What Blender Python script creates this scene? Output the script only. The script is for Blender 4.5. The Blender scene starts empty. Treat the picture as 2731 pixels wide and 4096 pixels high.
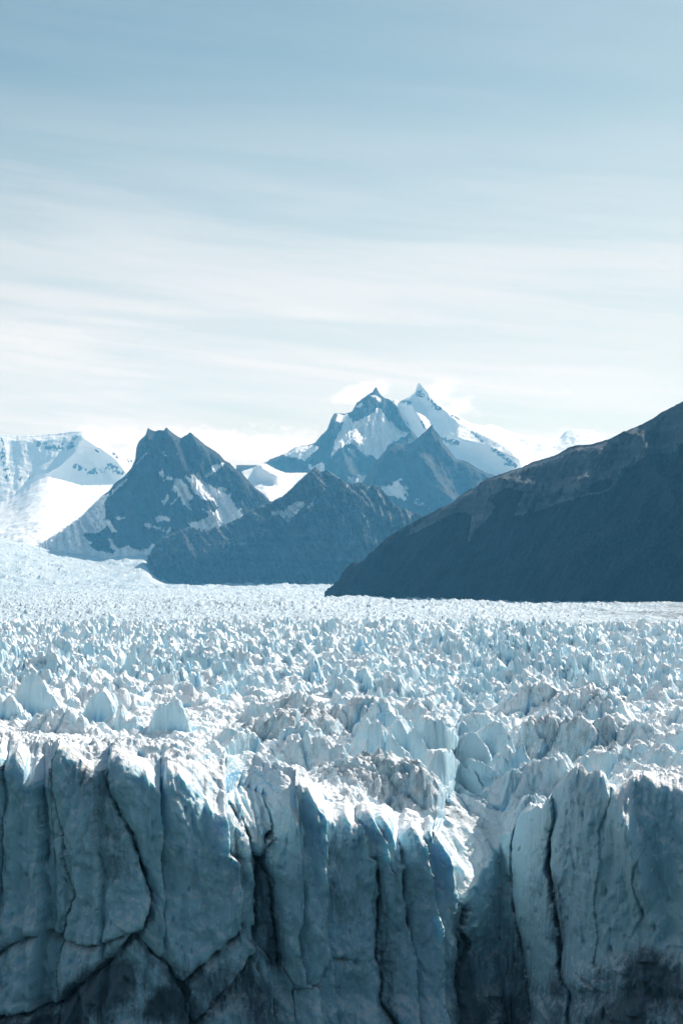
import bpy, math
import numpy as np
from mathutils import Vector

# ------------------------------------------------------------------ camera, sky, sun, exposure
S = bpy.context.scene
LENS, CAMZ, F, HOR = 60.0, 100.0, 1706.67, 570.0       # F, HOR: focal length and horizon row at 682 x 1024
cam_d = bpy.data.cameras.new('camera'); cam = bpy.data.objects.new('camera', cam_d)
S.collection.objects.link(cam); S.camera = cam
cam.location = (0, 0, CAMZ); cam.rotation_euler = (math.radians(90), 0, 0)
cam_d.lens = LENS; cam_d.sensor_width = 36; cam_d.sensor_fit = 'AUTO'
cam_d.shift_y = (HOR - 512) / 1024.0
cam_d.clip_start = 1; cam_d.clip_end = 90000

SUN_AZ, SUN_EL = 41.0, 40.0                            # degrees clockwise from the view direction, above the horizon
world = bpy.data.worlds.new('World'); S.world = world; world.use_nodes = True
SKY_STRENGTH, SUN_STRENGTH, EXPOSURE = 0.078, 4.9, 0.32
S.view_settings.view_transform = 'Standard'; S.view_settings.look = 'None'
S.view_settings.exposure = EXPOSURE; S.view_settings.gamma = 1.0; S.view_settings.use_curve_mapping = False
sun_d = bpy.data.lights.new('sun', 'SUN'); sun = bpy.data.objects.new('sun', sun_d); S.collection.objects.link(sun)
sun_d.energy = SUN_STRENGTH; sun_d.angle = math.radians(0.53); sun_d.color = (1.0, 0.98, 0.96)
az, el = math.radians(SUN_AZ), math.radians(SUN_EL)
SDIR = Vector((math.sin(az) * math.cos(el), math.cos(az) * math.cos(el), math.sin(el)))
sun.rotation_euler = SDIR.to_track_quat('Z', 'Y').to_euler(); sun.location = (0, 0, 3000)
S.cycles.volume_bounces = 1; S.cycles.max_bounces = 8; S.cycles.diffuse_bounces = 4


class NT:
    """short helper to write node trees"""
    def __init__(s, tree): s.t = tree
    def n(s, typ, **kw):
        nd = s.t.nodes.new(typ); ins = kw.pop('ins', {})
        for k, v in kw.items(): setattr(nd, k, v)
        for k, v in ins.items():
            if isinstance(v, bpy.types.NodeSocket): s.t.links.new(v, nd.inputs[k])
            else: nd.inputs[k].default_value = v
        return nd
    def math(s, op, a, b=0.0, c=0.0, clamp=False):
        return s.n('ShaderNodeMath', operation=op, use_clamp=clamp, ins={0: a, 1: b, 2: c}).outputs[0]
    def mix(s, f, a, b, blend='MIX'):
        nd = s.n('ShaderNodeMix', data_type='RGBA', blend_type=blend, ins={0: f, 6: a, 7: b}); return nd.outputs[2]
    def noise(s, vec, scale, detail=4, rough=0.55, dist=0.0):
        return s.n('ShaderNodeTexNoise', ins={'Vector': vec, 'Scale': scale, 'Detail': detail, 'Roughness': rough, 'Distortion': dist}).outputs['Fac']
    def ss(s, v, a, b, lo=0.0, hi=1.0):
        return s.n('ShaderNodeMapRange', interpolation_type='SMOOTHSTEP', ins={0: v, 1: a, 2: b, 3: lo, 4: hi}).outputs[0]
    def attr(s, name): return s.n('ShaderNodeAttribute', attribute_name=name).outputs['Fac']
    def mapping(s, vec, scale, rot=(0, 0, 0)):
        return s.n('ShaderNodeMapping', ins={'Vector': vec, 'Scale': scale, 'Rotation': rot}).outputs[0]


def build_world():
    t = world.node_tree; t.nodes.clear(); w = NT(t)
    sky = w.n('ShaderNodeTexSky', sky_type='NISHITA', sun_disc=False, sun_elevation=el, sun_rotation=az,
              altitude=200.0, air_density=1.0, dust_density=1.2, ozone_density=1.6)
    d = w.n('ShaderNodeTexCoord').outputs['Generated']
    sep = w.n('ShaderNodeSeparateXYZ', ins={0: d})
    x, y, z = sep.outputs[0], sep.outputs[1], sep.outputs[2]
    azm = w.math('ARCTAN2', x, y)                       # 0 along the view, in radians
    ele = w.math('ARCSINE', z)
    # cirrus: long streaks, nearly level, dipping slightly to the right
    tilt = w.math('ADD', ele, w.math('MULTIPLY', azm, 0.10))
    v = w.n('ShaderNodeCombineXYZ', ins={0: w.math('MULTIPLY', azm, 2.6), 1: w.math('MULTIPLY', tilt, 26.0), 2: 3.1}).outputs[0]
    v2 = w.n('ShaderNodeCombineXYZ', ins={0: w.math('MULTIPLY', azm, 6.0), 1: w.math('MULTIPLY', tilt, 75.0), 2: 7.7}).outputs[0]
    n1 = w.noise(v, 1.0, 5, 0.55, 0.6); n2 = w.noise(v2, 1.0, 4, 0.6, 0.4)
    v3 = w.n('ShaderNodeCombineXYZ', ins={0: w.math('MULTIPLY', azm, 9.0), 1: w.math('MULTIPLY', tilt, 190.0), 2: 1.7}).outputs[0]
    nn = w.math('ADD', w.math('MULTIPLY', n1, 0.60), w.math('MULTIPLY', n2, 0.26))
    nn = w.math('ADD', nn, w.math('MULTIPLY', w.noise(v3, 1.0, 4, 0.6, 0.3), 0.14))
    streak = w.ss(nn, 0.38, 0.64)
    veil = w.ss(ele, 0.29, 0.06)                        # thickening veil towards the horizon
    fac = w.math('MULTIPLY', streak, w.math('ADD', w.math('MULTIPLY', veil, 0.50), 0.07))
    fac = w.math('ADD', fac, w.math('MULTIPLY', w.ss(ele, 0.30, 0.11), 0.50), clamp=True)
    fac = w.math('MULTIPLY', fac, w.ss(ele, -0.02, 0.0))
    skyc = w.n('ShaderNodeVectorMath', operation='MULTIPLY', ins={0: sky.outputs[0], 1: (SKY_STRENGTH * 0.90, SKY_STRENGTH * 0.96, SKY_STRENGTH * 0.80)}).outputs[0]
    col = w.mix(fac, skyc, (0.765, 0.74, 0.73, 1))
    # small cumulus round the summits, a cloud bank behind the middle gap, a short contrail
    cn = w.n('ShaderNodeCombineXYZ', ins={0: azm, 1: w.math('MULTIPLY', ele, 1.5), 2: 0.4}).outputs[0]
    cnoise = w.math('ADD', w.math('MULTIPLY', w.noise(cn, 70.0, 6, 0.66, 0.5), 3.2), -1.6)
    tot = None
    for cpx, cpy, rx, ry, amt in [(346, 396, 24, 9, .75), (374, 388, 15, 8, .8), (440, 392, 16, 14, .45), (462, 408, 14, 12, .6), (215, 444, 120, 16, .9), (120, 438, 40, 12, .6), (575, 436, 30, 6, .4), (470, 318, 10, 0.8, .0)]:
        ca, ce = math.atan((cpx - 341) / F), math.atan((HOR - cpy) / F)
        q = w.math('ADD', w.math('POWER', w.math('DIVIDE', w.math('SUBTRACT', azm, ca), rx / F), 2.0), w.math('POWER', w.math('DIVIDE', w.math('SUBTRACT', ele, ce), ry / F), 2.0))
        mk = w.ss(w.math('ADD', w.math('SUBTRACT', 1.0, w.math('SQRT', q)), cnoise), -0.25, 0.85, 0.0, amt)
        tot = mk if tot is None else w.math('MAXIMUM', tot, mk)
    col = w.mix(tot, col, (1.06, 1.04, 1.02, 1))
    bg = w.n('ShaderNodeBackground', ins={'Color': col, 'Strength': 1.0})
    out = w.n('ShaderNodeOutputWorld'); t.links.new(bg.outputs[0], out.inputs[0])
    world.cycles.sampling_method = 'MANUAL'; world.cycles.sample_map_resolution = 512
build_world()

# ------------------------------------------------------------------ noise in numpy
f32 = np.float32
def _h(ix, iy, iz, seed):
    a = (ix.astype(np.uint32) * np.uint32(374761393)) ^ (iy.astype(np.uint32) * np.uint32(668265263)) ^ (iz.astype(np.uint32) * np.uint32(2246822519)) ^ np.uint32(seed * 3266489917 & 0xffffffff)
    a = (a ^ (a >> np.uint32(13))) * np.uint32(1274126177)
    a = (a ^ (a >> np.uint32(16))) * np.uint32(2654435761)
    return a ^ (a >> np.uint32(15))
_G = np.array([(1,1,0),(-1,1,0),(1,-1,0),(-1,-1,0),(1,0,1),(-1,0,1),(1,0,-1),(-1,0,-1),(0,1,1),(0,-1,1),(0,1,-1),(0,-1,-1),(1,1,0),(-1,1,0),(0,-1,1),(0,-1,-1)], f32)
def perlin(x, y, z=0.0, seed=0):
    x, y, z = np.broadcast_arrays(np.asarray(x, f32), np.asarray(y, f32), np.asarray(z, f32))
    fx, fy, fz = np.floor(x), np.floor(y), np.floor(z)
    ix, iy, iz = fx.astype(np.int32), fy.astype(np.int32), fz.astype(np.int32)
    rx, ry, rz = x - fx, y - fy, z - fz
    sx, sy, sz = (r * r * r * (r * (r * 6 - 15) + 10) for r in (rx, ry, rz))
    out = np.zeros(x.shape, f32)
    for a in (0, 1):
        for b in (0, 1):
            for c in (0, 1):
                g = _G[_h(ix + a, iy + b, iz + c, seed) & np.uint32(15)]
                w = (sx if a else 1 - sx) * (sy if b else 1 - sy) * (sz if c else 1 - sz)
                out += w * (g[..., 0] * (rx - a) + g[..., 1] * (ry - b) + g[..., 2] * (rz - c))
    return out
def fbm(x, y, z=0.0, seed=0, o=4, g=0.5):
    s, a, n = 0, 1.0, 0
    for i in range(o):
        s = s + a * perlin(x, y, z, seed + i * 17); n += a; a *= g
        x, y, z = x * 2.03, y * 2.03, np.asarray(z) * 2.03 + 5.1
    return s / n
def ridged(x, y, z=0.0, seed=0, o=4, g=0.55):
    s, a, n = 0, 1.0, 0
    for i in range(o):
        s = s + a * (1 - 2.2 * np.abs(perlin(x, y, z, seed + i * 31))); n += a; a *= g
        x, y, z = x * 2.07, y * 2.07, np.asarray(z) * 2.07 + 3.3
    return s / n
def smooth(v, a, b):
    t = np.clip((v - a) / (b - a), 0, 1); return t * t * (3 - 2 * t)
def u01(h, k):
    h = (h ^ (h >> np.uint32(7))) * np.uint32((2654435761 + 2 * k * 40503) & 0xffffffff | 1)
    h = h ^ (h >> np.uint32(16)); h = h * np.uint32(2246822519); h = h ^ (h >> np.uint32(13))
    return (h & np.uint32(0xffffff)).astype(f32) / f32(0xffffff)

def shards(X, Y, cell, ax, seed, hmin, hmax, rot=0.0, lean=0.25, dens=1.0, steep=1.0, slant=1.0, twist=1.3):
    """union of tilted, broken blocks as a height above the base: every lattice cell holds one block cut by planes"""
    X = X / ax
    ca, sa = math.cos(rot), math.sin(rot)
    U, V = (X * ca + Y * sa) / cell, (-X * sa + Y * ca) / cell
    iu, iv = np.floor(U).astype(np.int32), np.floor(V).astype(np.int32)
    best = np.zeros(X.shape, f32); bid = np.zeros(X.shape, np.uint32)
    for du in (-1, 0, 1):
        for dv in (-1, 0, 1):
            cu, cv = iu + du, iv + dv
            h = _h(cu, cv, np.zeros_like(cu), seed)
            px = (U - (cu + 0.15 + 0.7 * u01(h, 1))) * cell; py = (V - (cv + 0.15 + 0.7 * u01(h, 2))) * cell
            dx, dy = (px * ca - py * sa), (px * sa + py * ca)
            H = hmin + (hmax - hmin) * u01(h, 3) ** 1.5
            H = np.where(u01(h, 9) < dens, H, hmin * 0.3)
            r = cell * (0.16 + 0.26 * u01(h, 4))
            th = (u01(h, 5) - 0.5) * twist                      # twist of the block
            c, s = np.cos(th), np.sin(th)
            a, b = dx * c + dy * s, -dx * s + dy * c
            k1 = (2.6 + 3.5 * u01(h, 6)) * steep; k2 = (0.55 + 1.5 * u01(h, 7)) * steep * slant; k3 = (1.0 + 2.6 * u01(h, 8)) * steep
            z = H - lean * a * (u01(h, 10) - 0.1) * 1.6 + (u01(h, 15) - 0.35) * 0.5 * b
            z = np.minimum(z, H - k1 * (-b * 0.92 - a * 0.38 - r * 0.55))                 # steep face towards the front left
            z = np.minimum(z, H - k2 * (a * 0.90 - b * (u01(h, 11) - 0.3) - r * (0.2 + 0.5 * u01(h, 12))))   # slanting right side
            z = np.minimum(z, H - k3 * (b - r * 0.5))
            z = np.minimum(z, H - k1 * (-a - r * (0.4 + 0.5 * u01(h, 13))))
            m = z > best
            best = np.where(m, z, best); bid = np.where(m, h, bid)
    return best, bid

def polydist(x, y, pts, side=False):
    """distance to a polyline, and on which side of it"""
    best = np.full(x.shape, 1e9, f32); sg = np.zeros(x.shape, f32)
    for (x0, y0), (x1, y1) in zip(pts[:-1], pts[1:]):
        dx, dy = x1 - x0, y1 - y0
        t = np.clip(((x - x0) * dx + (y - y0) * dy) / (dx * dx + dy * dy + 1e-9), 0, 1)
        d = np.hypot(x - x0 - t * dx, y - y0 - t * dy)
        if side: sg = np.where(d < best, np.sign((x - x0) * dy - (y - y0) * dx), sg)
        best = np.minimum(best, d)
    return (best, sg) if side else best
def inpoly(x, y, pts):
    ins = np.zeros(x.shape, bool); n = len(pts)
    for i in range(n):
        x0, y0 = pts[i]; x1, y1 = pts[(i + 1) % n]
        if y0 == y1: continue
        ins ^= ((y0 > y) != (y1 > y)) & (x < (x1 - x0) * (y - y0) / (y1 - y0) + x0)
    return ins
def interp(x, pts):
    p = np.array(pts, float); return np.interp(x, p[:, 0], p[:, 1]).astype(f32)

# traced crops of the photograph -> 682 x 1024 coordinates
def crop(kx, ox, ky, oy): return lambda pts: [(ox + a * kx, oy + b * ky) for a, b in pts]
C1 = crop(.2232, 0, .2232, 362.5); C2 = crop(.2441, 300, .2441, 362.5)
C5 = crop(.2178, 0, .2178, 737.5); C6 = crop(.2176, 341.5, .2176, 737.5)
Z1 = crop(.1116, 0, .1116, 412.5); Z2 = crop(.1116, 125, .1116, 412.5)
Z3 = crop(.1355, 287.5, .1355, 375); Z4 = crop(.1405, 462.5, .1405, 375)

# ------------------------------------------------------------------ materials
def new_mat(name):
    m = bpy.data.materials.new(name); m.use_nodes = True; m.node_tree.nodes.clear(); return m, NT(m.node_tree)
def finish(m, w, base, rough, bump, dist, spec=0.4, extra=None):
    nd = w.n('ShaderNodeBsdfPrincipled', ins={'Base Color': base, 'Roughness': rough, 'Specular IOR Level': spec})
    for k, v in (extra or {}).items(): nd.inputs[k].default_value = v
    if bump is not None:
        b = w.n('ShaderNodeBump', ins={'Strength': 1.0, 'Distance': dist, 'Height': bump}); w.t.links.new(b.outputs[0], nd.inputs['Normal'])
    o = w.n('ShaderNodeOutputMaterial'); w.t.links.new(nd.outputs[0], o.inputs[0])
    return m

def ice_material(name, s=1.0, crust=(0.87, 0.905, 0.92, 1), ice=(0.53, 0.74, 0.82, 1), deep=(0.15, 0.50, 0.74, 1), dist=0.35, sss=0.0, veins=0.35, ct=0.22, facet=0):
    m, w = new_mat(name)
    geo = w.n('ShaderNodeNewGeometry'); P = geo.outputs['Position']
    nz = w.n('ShaderNodeSeparateXYZ', ins={0: geo.outputs['True Normal']}).outputs[2]
    big = w.noise(P, 0.05 / s, 4); mid = w.noise(P, 0.35 / s, 5, 0.6); fine = w.noise(P, 2.2 / s, 5, 0.65)
    streak = w.noise(w.mapping(P, (1.0 / s, 1.0 / s, 0.09 / s)), 0.8, 5, 0.62, 0.3)
    crustf = w.ss(w.math('ADD', w.math('ADD', nz, w.math('MULTIPLY', w.math('SUBTRACT', mid, 0.5), 0.3)), w.math('MULTIPLY', w.math('SUBTRACT', big, 0.5), 0.35)), ct, ct + 0.4)
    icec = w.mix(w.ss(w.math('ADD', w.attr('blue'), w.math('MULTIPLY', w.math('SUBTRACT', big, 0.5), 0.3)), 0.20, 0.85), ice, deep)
    icec = w.mix(w.ss(streak, 0.40, 0.70, 0.0, 0.45), icec, (0.60, 0.76, 0.82, 1))
    c = w.mix(crustf, icec, crust)
    dirt_shade = w.math('ADD', w.attr('dirt_shade'), w.math('MULTIPLY', w.math('SUBTRACT', streak, 0.5), 1.1))  # dirt everywhere, plus painted shade low on the wall
    dirt_shade = w.math('ADD', dirt_shade, w.math('MULTIPLY', w.math('SUBTRACT', fine, 0.5), 0.5))
    c = w.mix(w.ss(dirt_shade, 0.30, 1.05, 0.0, 0.88), c, (0.055, 0.085, 0.105, 1))
    vn = w.noise(w.mapping(P, (1.0 / s, 0.8 / s, 1.6 / s), (0.5, 0.3, 0.6)), 0.11, 5, 0.55, 1.2)
    vein = w.math('MULTIPLY', w.ss(w.math('ABSOLUTE', w.math('SUBTRACT', vn, 0.5)), 0.016, 0.002), w.ss(w.noise(P, 0.07 / s, 2), 0.50, 0.62, 0.0, veins))
    c = w.mix(vein, c, (0.12, 0.15, 0.17, 1))
    speck = w.ss(w.noise(P, 0.9 / s, 3, 0.7), 0.66, 0.76, 0.0, 0.15)
    c = w.mix(speck, c, (0.30, 0.36, 0.38, 1))
    h = w.math('ADD', w.math('MULTIPLY', mid, 0.5), w.math('MULTIPLY', fine, 0.40))
    h = w.math('ADD', h, w.math('MULTIPLY', streak, 1.1))
    if facet:
        for sc_, am_, rt in ((0.42, 1.0, 0.12), (1.15, 0.42, -0.2)):
            warp = w.n('ShaderNodeVectorMath', operation='ADD', ins={0: w.mapping(P, (1, 1, 0.36), (0, rt, 0)), 1: w.n('ShaderNodeTexNoise', ins={'Vector': P, 'Scale': 0.5, 'Detail': 3}).outputs['Color']}).outputs[0]
            vo = w.n('ShaderNodeTexVoronoi', feature='F1', distance='EUCLIDEAN', ins={'Vector': warp, 'Scale': sc_, 'Randomness': 1.0}).outputs['Distance']
            h = w.math('ADD', h, w.math('MULTIPLY', vo, am_ * facet))
    return finish(m, w, c, 0.55, h, dist * s, 0.35, {'Subsurface Weight': sss, 'Subsurface Radius': (0.25, 0.8, 1.3), 'Subsurface Scale': 2.0} if sss else None)

def rock_material(name, s, rock, rock2, snow=(0.86, 0.90, 0.93, 1), strata=0.5, dist=None, forest=None):
    m, w = new_mat(name)
    P = w.n('ShaderNodeNewGeometry').outputs['Position']
    n1 = w.noise(P, 0.004 / s, 6, 0.65); n2 = w.noise(P, 0.03 / s, 6, 0.7)
    band = w.noise(w.mapping(P, (0.25, 0.25, 3.0), (0.10, 0.16, 0)), 0.006 / s, 6, 0.65, 0.5)
    c = w.mix(w.ss(w.math('ADD', w.math('MULTIPLY', band, strata), w.math('MULTIPLY', n2, 1 - strata)), 0.38, 0.66), rock, rock2)
    h = w.math('ADD', w.math('MULTIPLY', n1, 2.0), w.math('ADD', w.math('MULTIPLY', n2, 0.6), w.math('MULTIPLY', band, 0.9)))
    c = w.mix(w.attr('pale'), c, (0.27, 0.28, 0.28, 1))  # sunlight painted as pale streaks in the rock colour
    if forest:
        fn = w.noise(P, 0.09 / s, 5, 0.75)
        fc = w.mix(w.ss(fn, 0.40, 0.62), forest[0], forest[1])
        f = w.ss(w.math('ADD', w.attr('forest'), w.math('MULTIPLY', w.math('SUBTRACT', n2, 0.5), 0.5)), 0.42, 0.58)
        c = w.mix(f, c, fc)
        h = w.math('ADD', h, w.math('MULTIPLY', w.math('MULTIPLY', fn, f), 0.8))
    sn = w.ss(w.math('ADD', w.attr('snow'), w.math('MULTIPLY', w.math('SUBTRACT', w.noise(P, 0.02 / s, 5, 0.7), 0.5), 0.7)), 0.44, 0.56)
    c = w.mix(sn, c, snow)
    h = w.math('MULTIPLY', h, w.math('SUBTRACT', 1.0, w.math('MULTIPLY', sn, 0.75)))
    return finish(m, w, c, 0.85, h, (dist or 14.0) * s, 0.12)

# ------------------------------------------------------------------ mesh helpers
def link(o):
    S.collection.objects.link(o); return o
def tag(o, label=None, cat=None, group=None, kind=None):
    if label: o['label'] = label
    if cat: o['category'] = cat
    if group: o['group'] = group
    if kind: o['kind'] = kind
    return o
def mesh_from(name, V, Q, mat, attrs=None, shade=True):
    me = bpy.data.meshes.new(name)
    me.vertices.add(len(V)); me.vertices.foreach_set('co', np.ascontiguousarray(V, f32).ravel())
    me.loops.add(Q.size); me.loops.foreach_set('vertex_index', np.ascontiguousarray(Q, np.int32).ravel())
    me.polygons.add(len(Q)); me.polygons.foreach_set('loop_start', np.arange(0, Q.size, Q.shape[1], dtype=np.int32))
    me.update(calc_edges=True)
    me.polygons.foreach_set('use_smooth', np.full(len(Q), shade, bool))
    for k, v in (attrs or {}).items():
        a = me.attributes.new(k, 'FLOAT', 'POINT'); a.data.foreach_set('value', np.ascontiguousarray(v, f32).ravel())
    me.materials.append(mat)
    return link(bpy.data.objects.new(name, me))
def grid_quads(nr, nc):
    i = np.arange((nr - 1) * nc).reshape(nr - 1, nc)[:, :-1].ravel()
    return np.stack([i, i + 1, i + nc + 1, i + nc], 1)
def submesh(name, V, Q, mat, attrs, shade):
    used, inv = np.unique(Q.ravel(), return_inverse=True)
    V2 = V[used].astype(np.float64)
    lo, hi = V2.min(0), V2.max(0); org = np.array([(lo[0] + hi[0]) / 2, (lo[1] + hi[1]) / 2, lo[2]])
    o = mesh_from(name, V2 - org, inv.reshape(Q.shape), mat, {k: v[used] for k, v in attrs.items()}, shade)
    o.location = org; return o

def columns(step=1.0, lo=-14, hi=696, grow=1.16, n=26):
    c = list(np.arange(lo, hi, step)); s = step
    for i in range(n): s *= grow; c.append(c[-1] + s); c.insert(0, c[0] - s)
    return np.array(c, f32)

# ------------------------------------------------------------------ the ice: wall, broken surface behind it
PX = columns(1.0)
NCOL = len(PX)
YC = interp(PX, [(-200, 356), (0, 352), (130, 346), (200, 350), (300, 356), (400, 362), (435, 364), (452, 366), (500, 391), (522, 378), (556, 352), (600, 335), (682, 323), (900, 312)])
_k = np.hanning(17); _k /= _k.sum(); YC = np.convolve(np.pad(YC, 8, mode='edge'), _k, 'valid').astype(f32)
crest = C5([(-250, 90), (-60, 60), (0, 45), (20, 30), (40, 75), (46, 112), (70, 74), (95, 50), (115, 80), (140, 135), (152, 178), (200, 190), (264, 175), (265, 36), (285, 34), (322, 48), (335, 66), (400, 118), (440, 140), (488, 150),
           (492, 150), (505, 75), (515, 58), (560, 68), (610, 95), (645, 125), (690, 185), (718, 222), (735, 250), (748, 205), (755, 150), (770, 132), (815, 150), (870, 190), (905, 220), (945, 270), (975, 330), (1000, 345), (1034, 335),
           (1040, 292), (1075, 280), (1090, 285), (1105, 275), (1120, 270), (1135, 275), (1160, 265), (1185, 280), (1200, 272), (1215, 284), (1240, 290), (1268, 300), (1275, 310), (1300, 300), (1330, 310), (1352, 330), (1356, 225), (1380, 213), (1410, 228), (1440, 280), (1490, 345), (1530, 372), (1560, 362)])
crest += C6([(15, 345), (45, 385), (68, 400), (74, 372), (95, 345), (130, 335), (152, 372), (160, 378), (185, 362), (210, 390), (238, 480), (262, 505), (278, 470), (290, 445), (322, 412), (345, 432), (362, 470), (385, 470), (400, 425), (425, 480), (445, 442), (470, 455), (488, 490),
            (505, 430), (525, 440), (548, 432), (575, 440), (600, 425), (640, 440), (690, 445), (715, 440), (742, 432), (775, 432), (790, 412), (815, 370), (835, 345), (872, 328), (905, 305), (925, 320), (950, 270), (985, 235), (1008, 215), (1025, 180),
            (1045, 155), (1070, 133), (1085, 118), (1105, 130), (1130, 162), (1160, 156), (1188, 150), (1212, 170), (1225, 215), (1262, 235), (1300, 205), (1340, 178), (1385, 168), (1440, 195), (1500, 212), (1568, 235), (1700, 250), (1900, 200), (2300, 240)])
PYC = interp(PX, crest) + 0.5 * fbm(PX * 0.23, 0 * PX, 0, 5, 3) * 3
HC = (CAMZ - (PYC - HOR) * YC / F).astype(f32)         # crest height of the wall, column by column
KX = (PX - 341) / F                                     # X = KX * Y

slab_edges = [C5(p) for p in [
    [(46, 60), (40, 300), (30, 520), (10, 700), (5, 1316)],
    [(203, 180), (210, 320), (214, 480), (208, 560), (205, 620), (225, 760), (200, 900), (180, 1316)],
    [(266, 0), (268, 190), (290, 330), (310, 430), (318, 540), (340, 640), (360, 720), (310, 860), (300, 940), (280, 1040), (300, 1316)],
    [(480, 120), (482, 260), (474, 380), (470, 500), (500, 640), (490, 800), (490, 930), (520, 1316)],
    [(490, 100), (500, 200), (540, 290), (560, 360), (610, 430), (630, 520), (650, 600), (690, 710), (660, 830), (615, 890), (690, 980), (760, 1030), (800, 1100), (850, 1200), (850, 1316)],
    [(738, 200), (728, 290), (732, 380), (740, 460), (730, 560), (750, 720), (740, 900), (760, 1030)],
    [(1036, 250), (1034, 400), (1030, 520), (1085, 560), (1090, 700), (1080, 830), (1095, 900), (1160, 950), (1050, 1080), (960, 1180), (880, 1270)],
    [(1130, 380), (1140, 450), (1150, 560), (1175, 700), (1170, 860), (1165, 940), (1230, 1010), (1240, 1316)],
    [(1250, 460), (1215, 520), (1210, 580), (1250, 660), (1255, 820), (1265, 940), (1280, 1040), (1330, 1120), (1330, 1316)],
    [(1354, 330), (1372, 420), (1362, 560), (1370, 700), (1350, 900), (1380, 1110), (1430, 1120), (1440, 1316)],
    [(1480, 440), (1470, 600), (1480, 700), (1470, 900), (1500, 1010), (1520, 1316)]]]
slab_edges += [C6(p) for p in [
    [(72, 380), (100, 450), (105, 540), (150, 560), (155, 700), (160, 860), (140, 1010), (170, 1080), (150, 1316)],
    [(152, 380), (190, 470), (205, 600), (240, 620), (250, 740)],
    [(268, 480), (275, 560), (280, 740), (305, 880), (320, 1000), (325, 1180), (300, 1316)],
    [(372, 470), (385, 560), (395, 680), (412, 780), (440, 860), (445, 1000), (440, 1316)],
    [(500, 470), (530, 680), (520, 800), (525, 900), (540, 1080), (520, 1200), (530, 1316)],
    [(690, 520), (685, 640), (680, 760), (690, 900), (760, 1000), (800, 1316)],
    [(788, 420), (775, 560), (780, 760), (820, 900), (830, 980), (860, 1100), (880, 1230), (860, 1316)],
    [(960, 260), (975, 360), (950, 480), (940, 600), (975, 700), (985, 800), (1005, 920), (1000, 1070), (1050, 1150), (1050, 1316)],
    [(1085, 150), (1090, 280)],
    [(1232, 170), (1240, 260), (1180, 420), (1190, 560), (1160, 720), (1180, 900), (1160, 1010), (1280, 1180)],
    [(1344, 180), (1350, 320), (1400, 480), (1350, 560), (1335, 640), (1380, 800), (1300, 960)]]]
# long cracks across the wall (they are dirty); last number is the depth in metres
cracks = [(C5([(-60, 1000), (0, 985), (80, 935), (150, 900), (230, 888), (300, 908), (380, 932), (440, 938), (500, 925), (560, 905), (612, 872)]), 3.5, 0.45),
          (C5([(-60, 1290), (0, 1268), (90, 1245), (170, 1245), (270, 1215), (340, 1180), (380, 1120), (440, 1080), (500, 1035), (560, 970), (612, 895), (650, 855), (690, 760), (690, 700), (655, 610)]), 6.0, 0.95),
          (C5([(612, 895), (650, 940), (700, 990), (760, 1022), (790, 1095), (830, 1105), (880, 1050), (960, 985), (1010, 930), (1060, 900), (1090, 860)]), 5.0, 0.8),
          (C5([(830, 1110), (850, 1160), (840, 1220), (860, 1300)]), 4.0, 0.9), (C5([(860, 1290), (960, 1180), (1050, 1100), (1100, 1040), (1165, 930), (1165, 870)]), 5.0, 0.8),
          (C5([(150, 900), (200, 900), (300, 908), (318, 850), (320, 820)]), 3.0, 0.6), (C5([(320, 640), (345, 700), (350, 780), (300, 850), (290, 930), (285, 1000)]), 2.0, 0.5),
          (C5([(490, 120), (500, 195), (540, 290), (560, 360), (605, 430), (628, 520), (655, 610), (690, 705)]), 6.0, 1.0),
          (C5([(1195, 560), (1215, 600), (1235, 640), (1250, 740), (1260, 860), (1268, 960), (1282, 1040)]), 9.0, 1.0), (C5([(1130, 390), (1150, 470), (1160, 530), (1195, 575)]), 6.0, 0.9),
          (C5([(1250, 440), (1225, 470), (1218, 520), (1205, 575), (1180, 640), (1172, 760), (1185, 860), (1168, 900)]), 6.0, 1.0), (C5([(1075, 320), (1105, 380), (1130, 440)]), 2.5, 0.7),
          (C5([(1340, 1140), (1400, 1120), (1440, 1100), (1480, 1000), (1568, 1000)]), 2.5, 0.3), (C5([(1085, 540), (1088, 620), (1080, 700)]), 2.0, 0.5), (C5([(208, 200), (205, 320), (216, 520), (206, 560)]), 4.0, 0.5),
          (C6([(265, 480), (272, 560), (278, 720), (300, 860)]), 5.0, 0.7), (C6([(520, 620), (545, 780), (530, 900), (548, 980), (530, 1100), (525, 1316)]), 9.0, 0.95), (C6([(575, 800), (560, 900), (590, 960), (560, 1040)]), 5.0, 0.8),
          (C6([(965, 420), (945, 560), (968, 700), (980, 800), (1000, 900), (1000, 1080)]), 8.0, 0.95), (C6([(770, 640), (785, 760), (815, 900), (830, 1000), (845, 1090), (870, 1220)]), 4.0, 0.6),
          (C6([(150, 560), (160, 760), (155, 860), (140, 1000), (170, 1100), (160, 1200), (240, 1316)]), 5.0, 0.9), (C6([(440, 440), (480, 450), (495, 520), (512, 600), (540, 700)]), 3.0, 1.0)]
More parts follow.
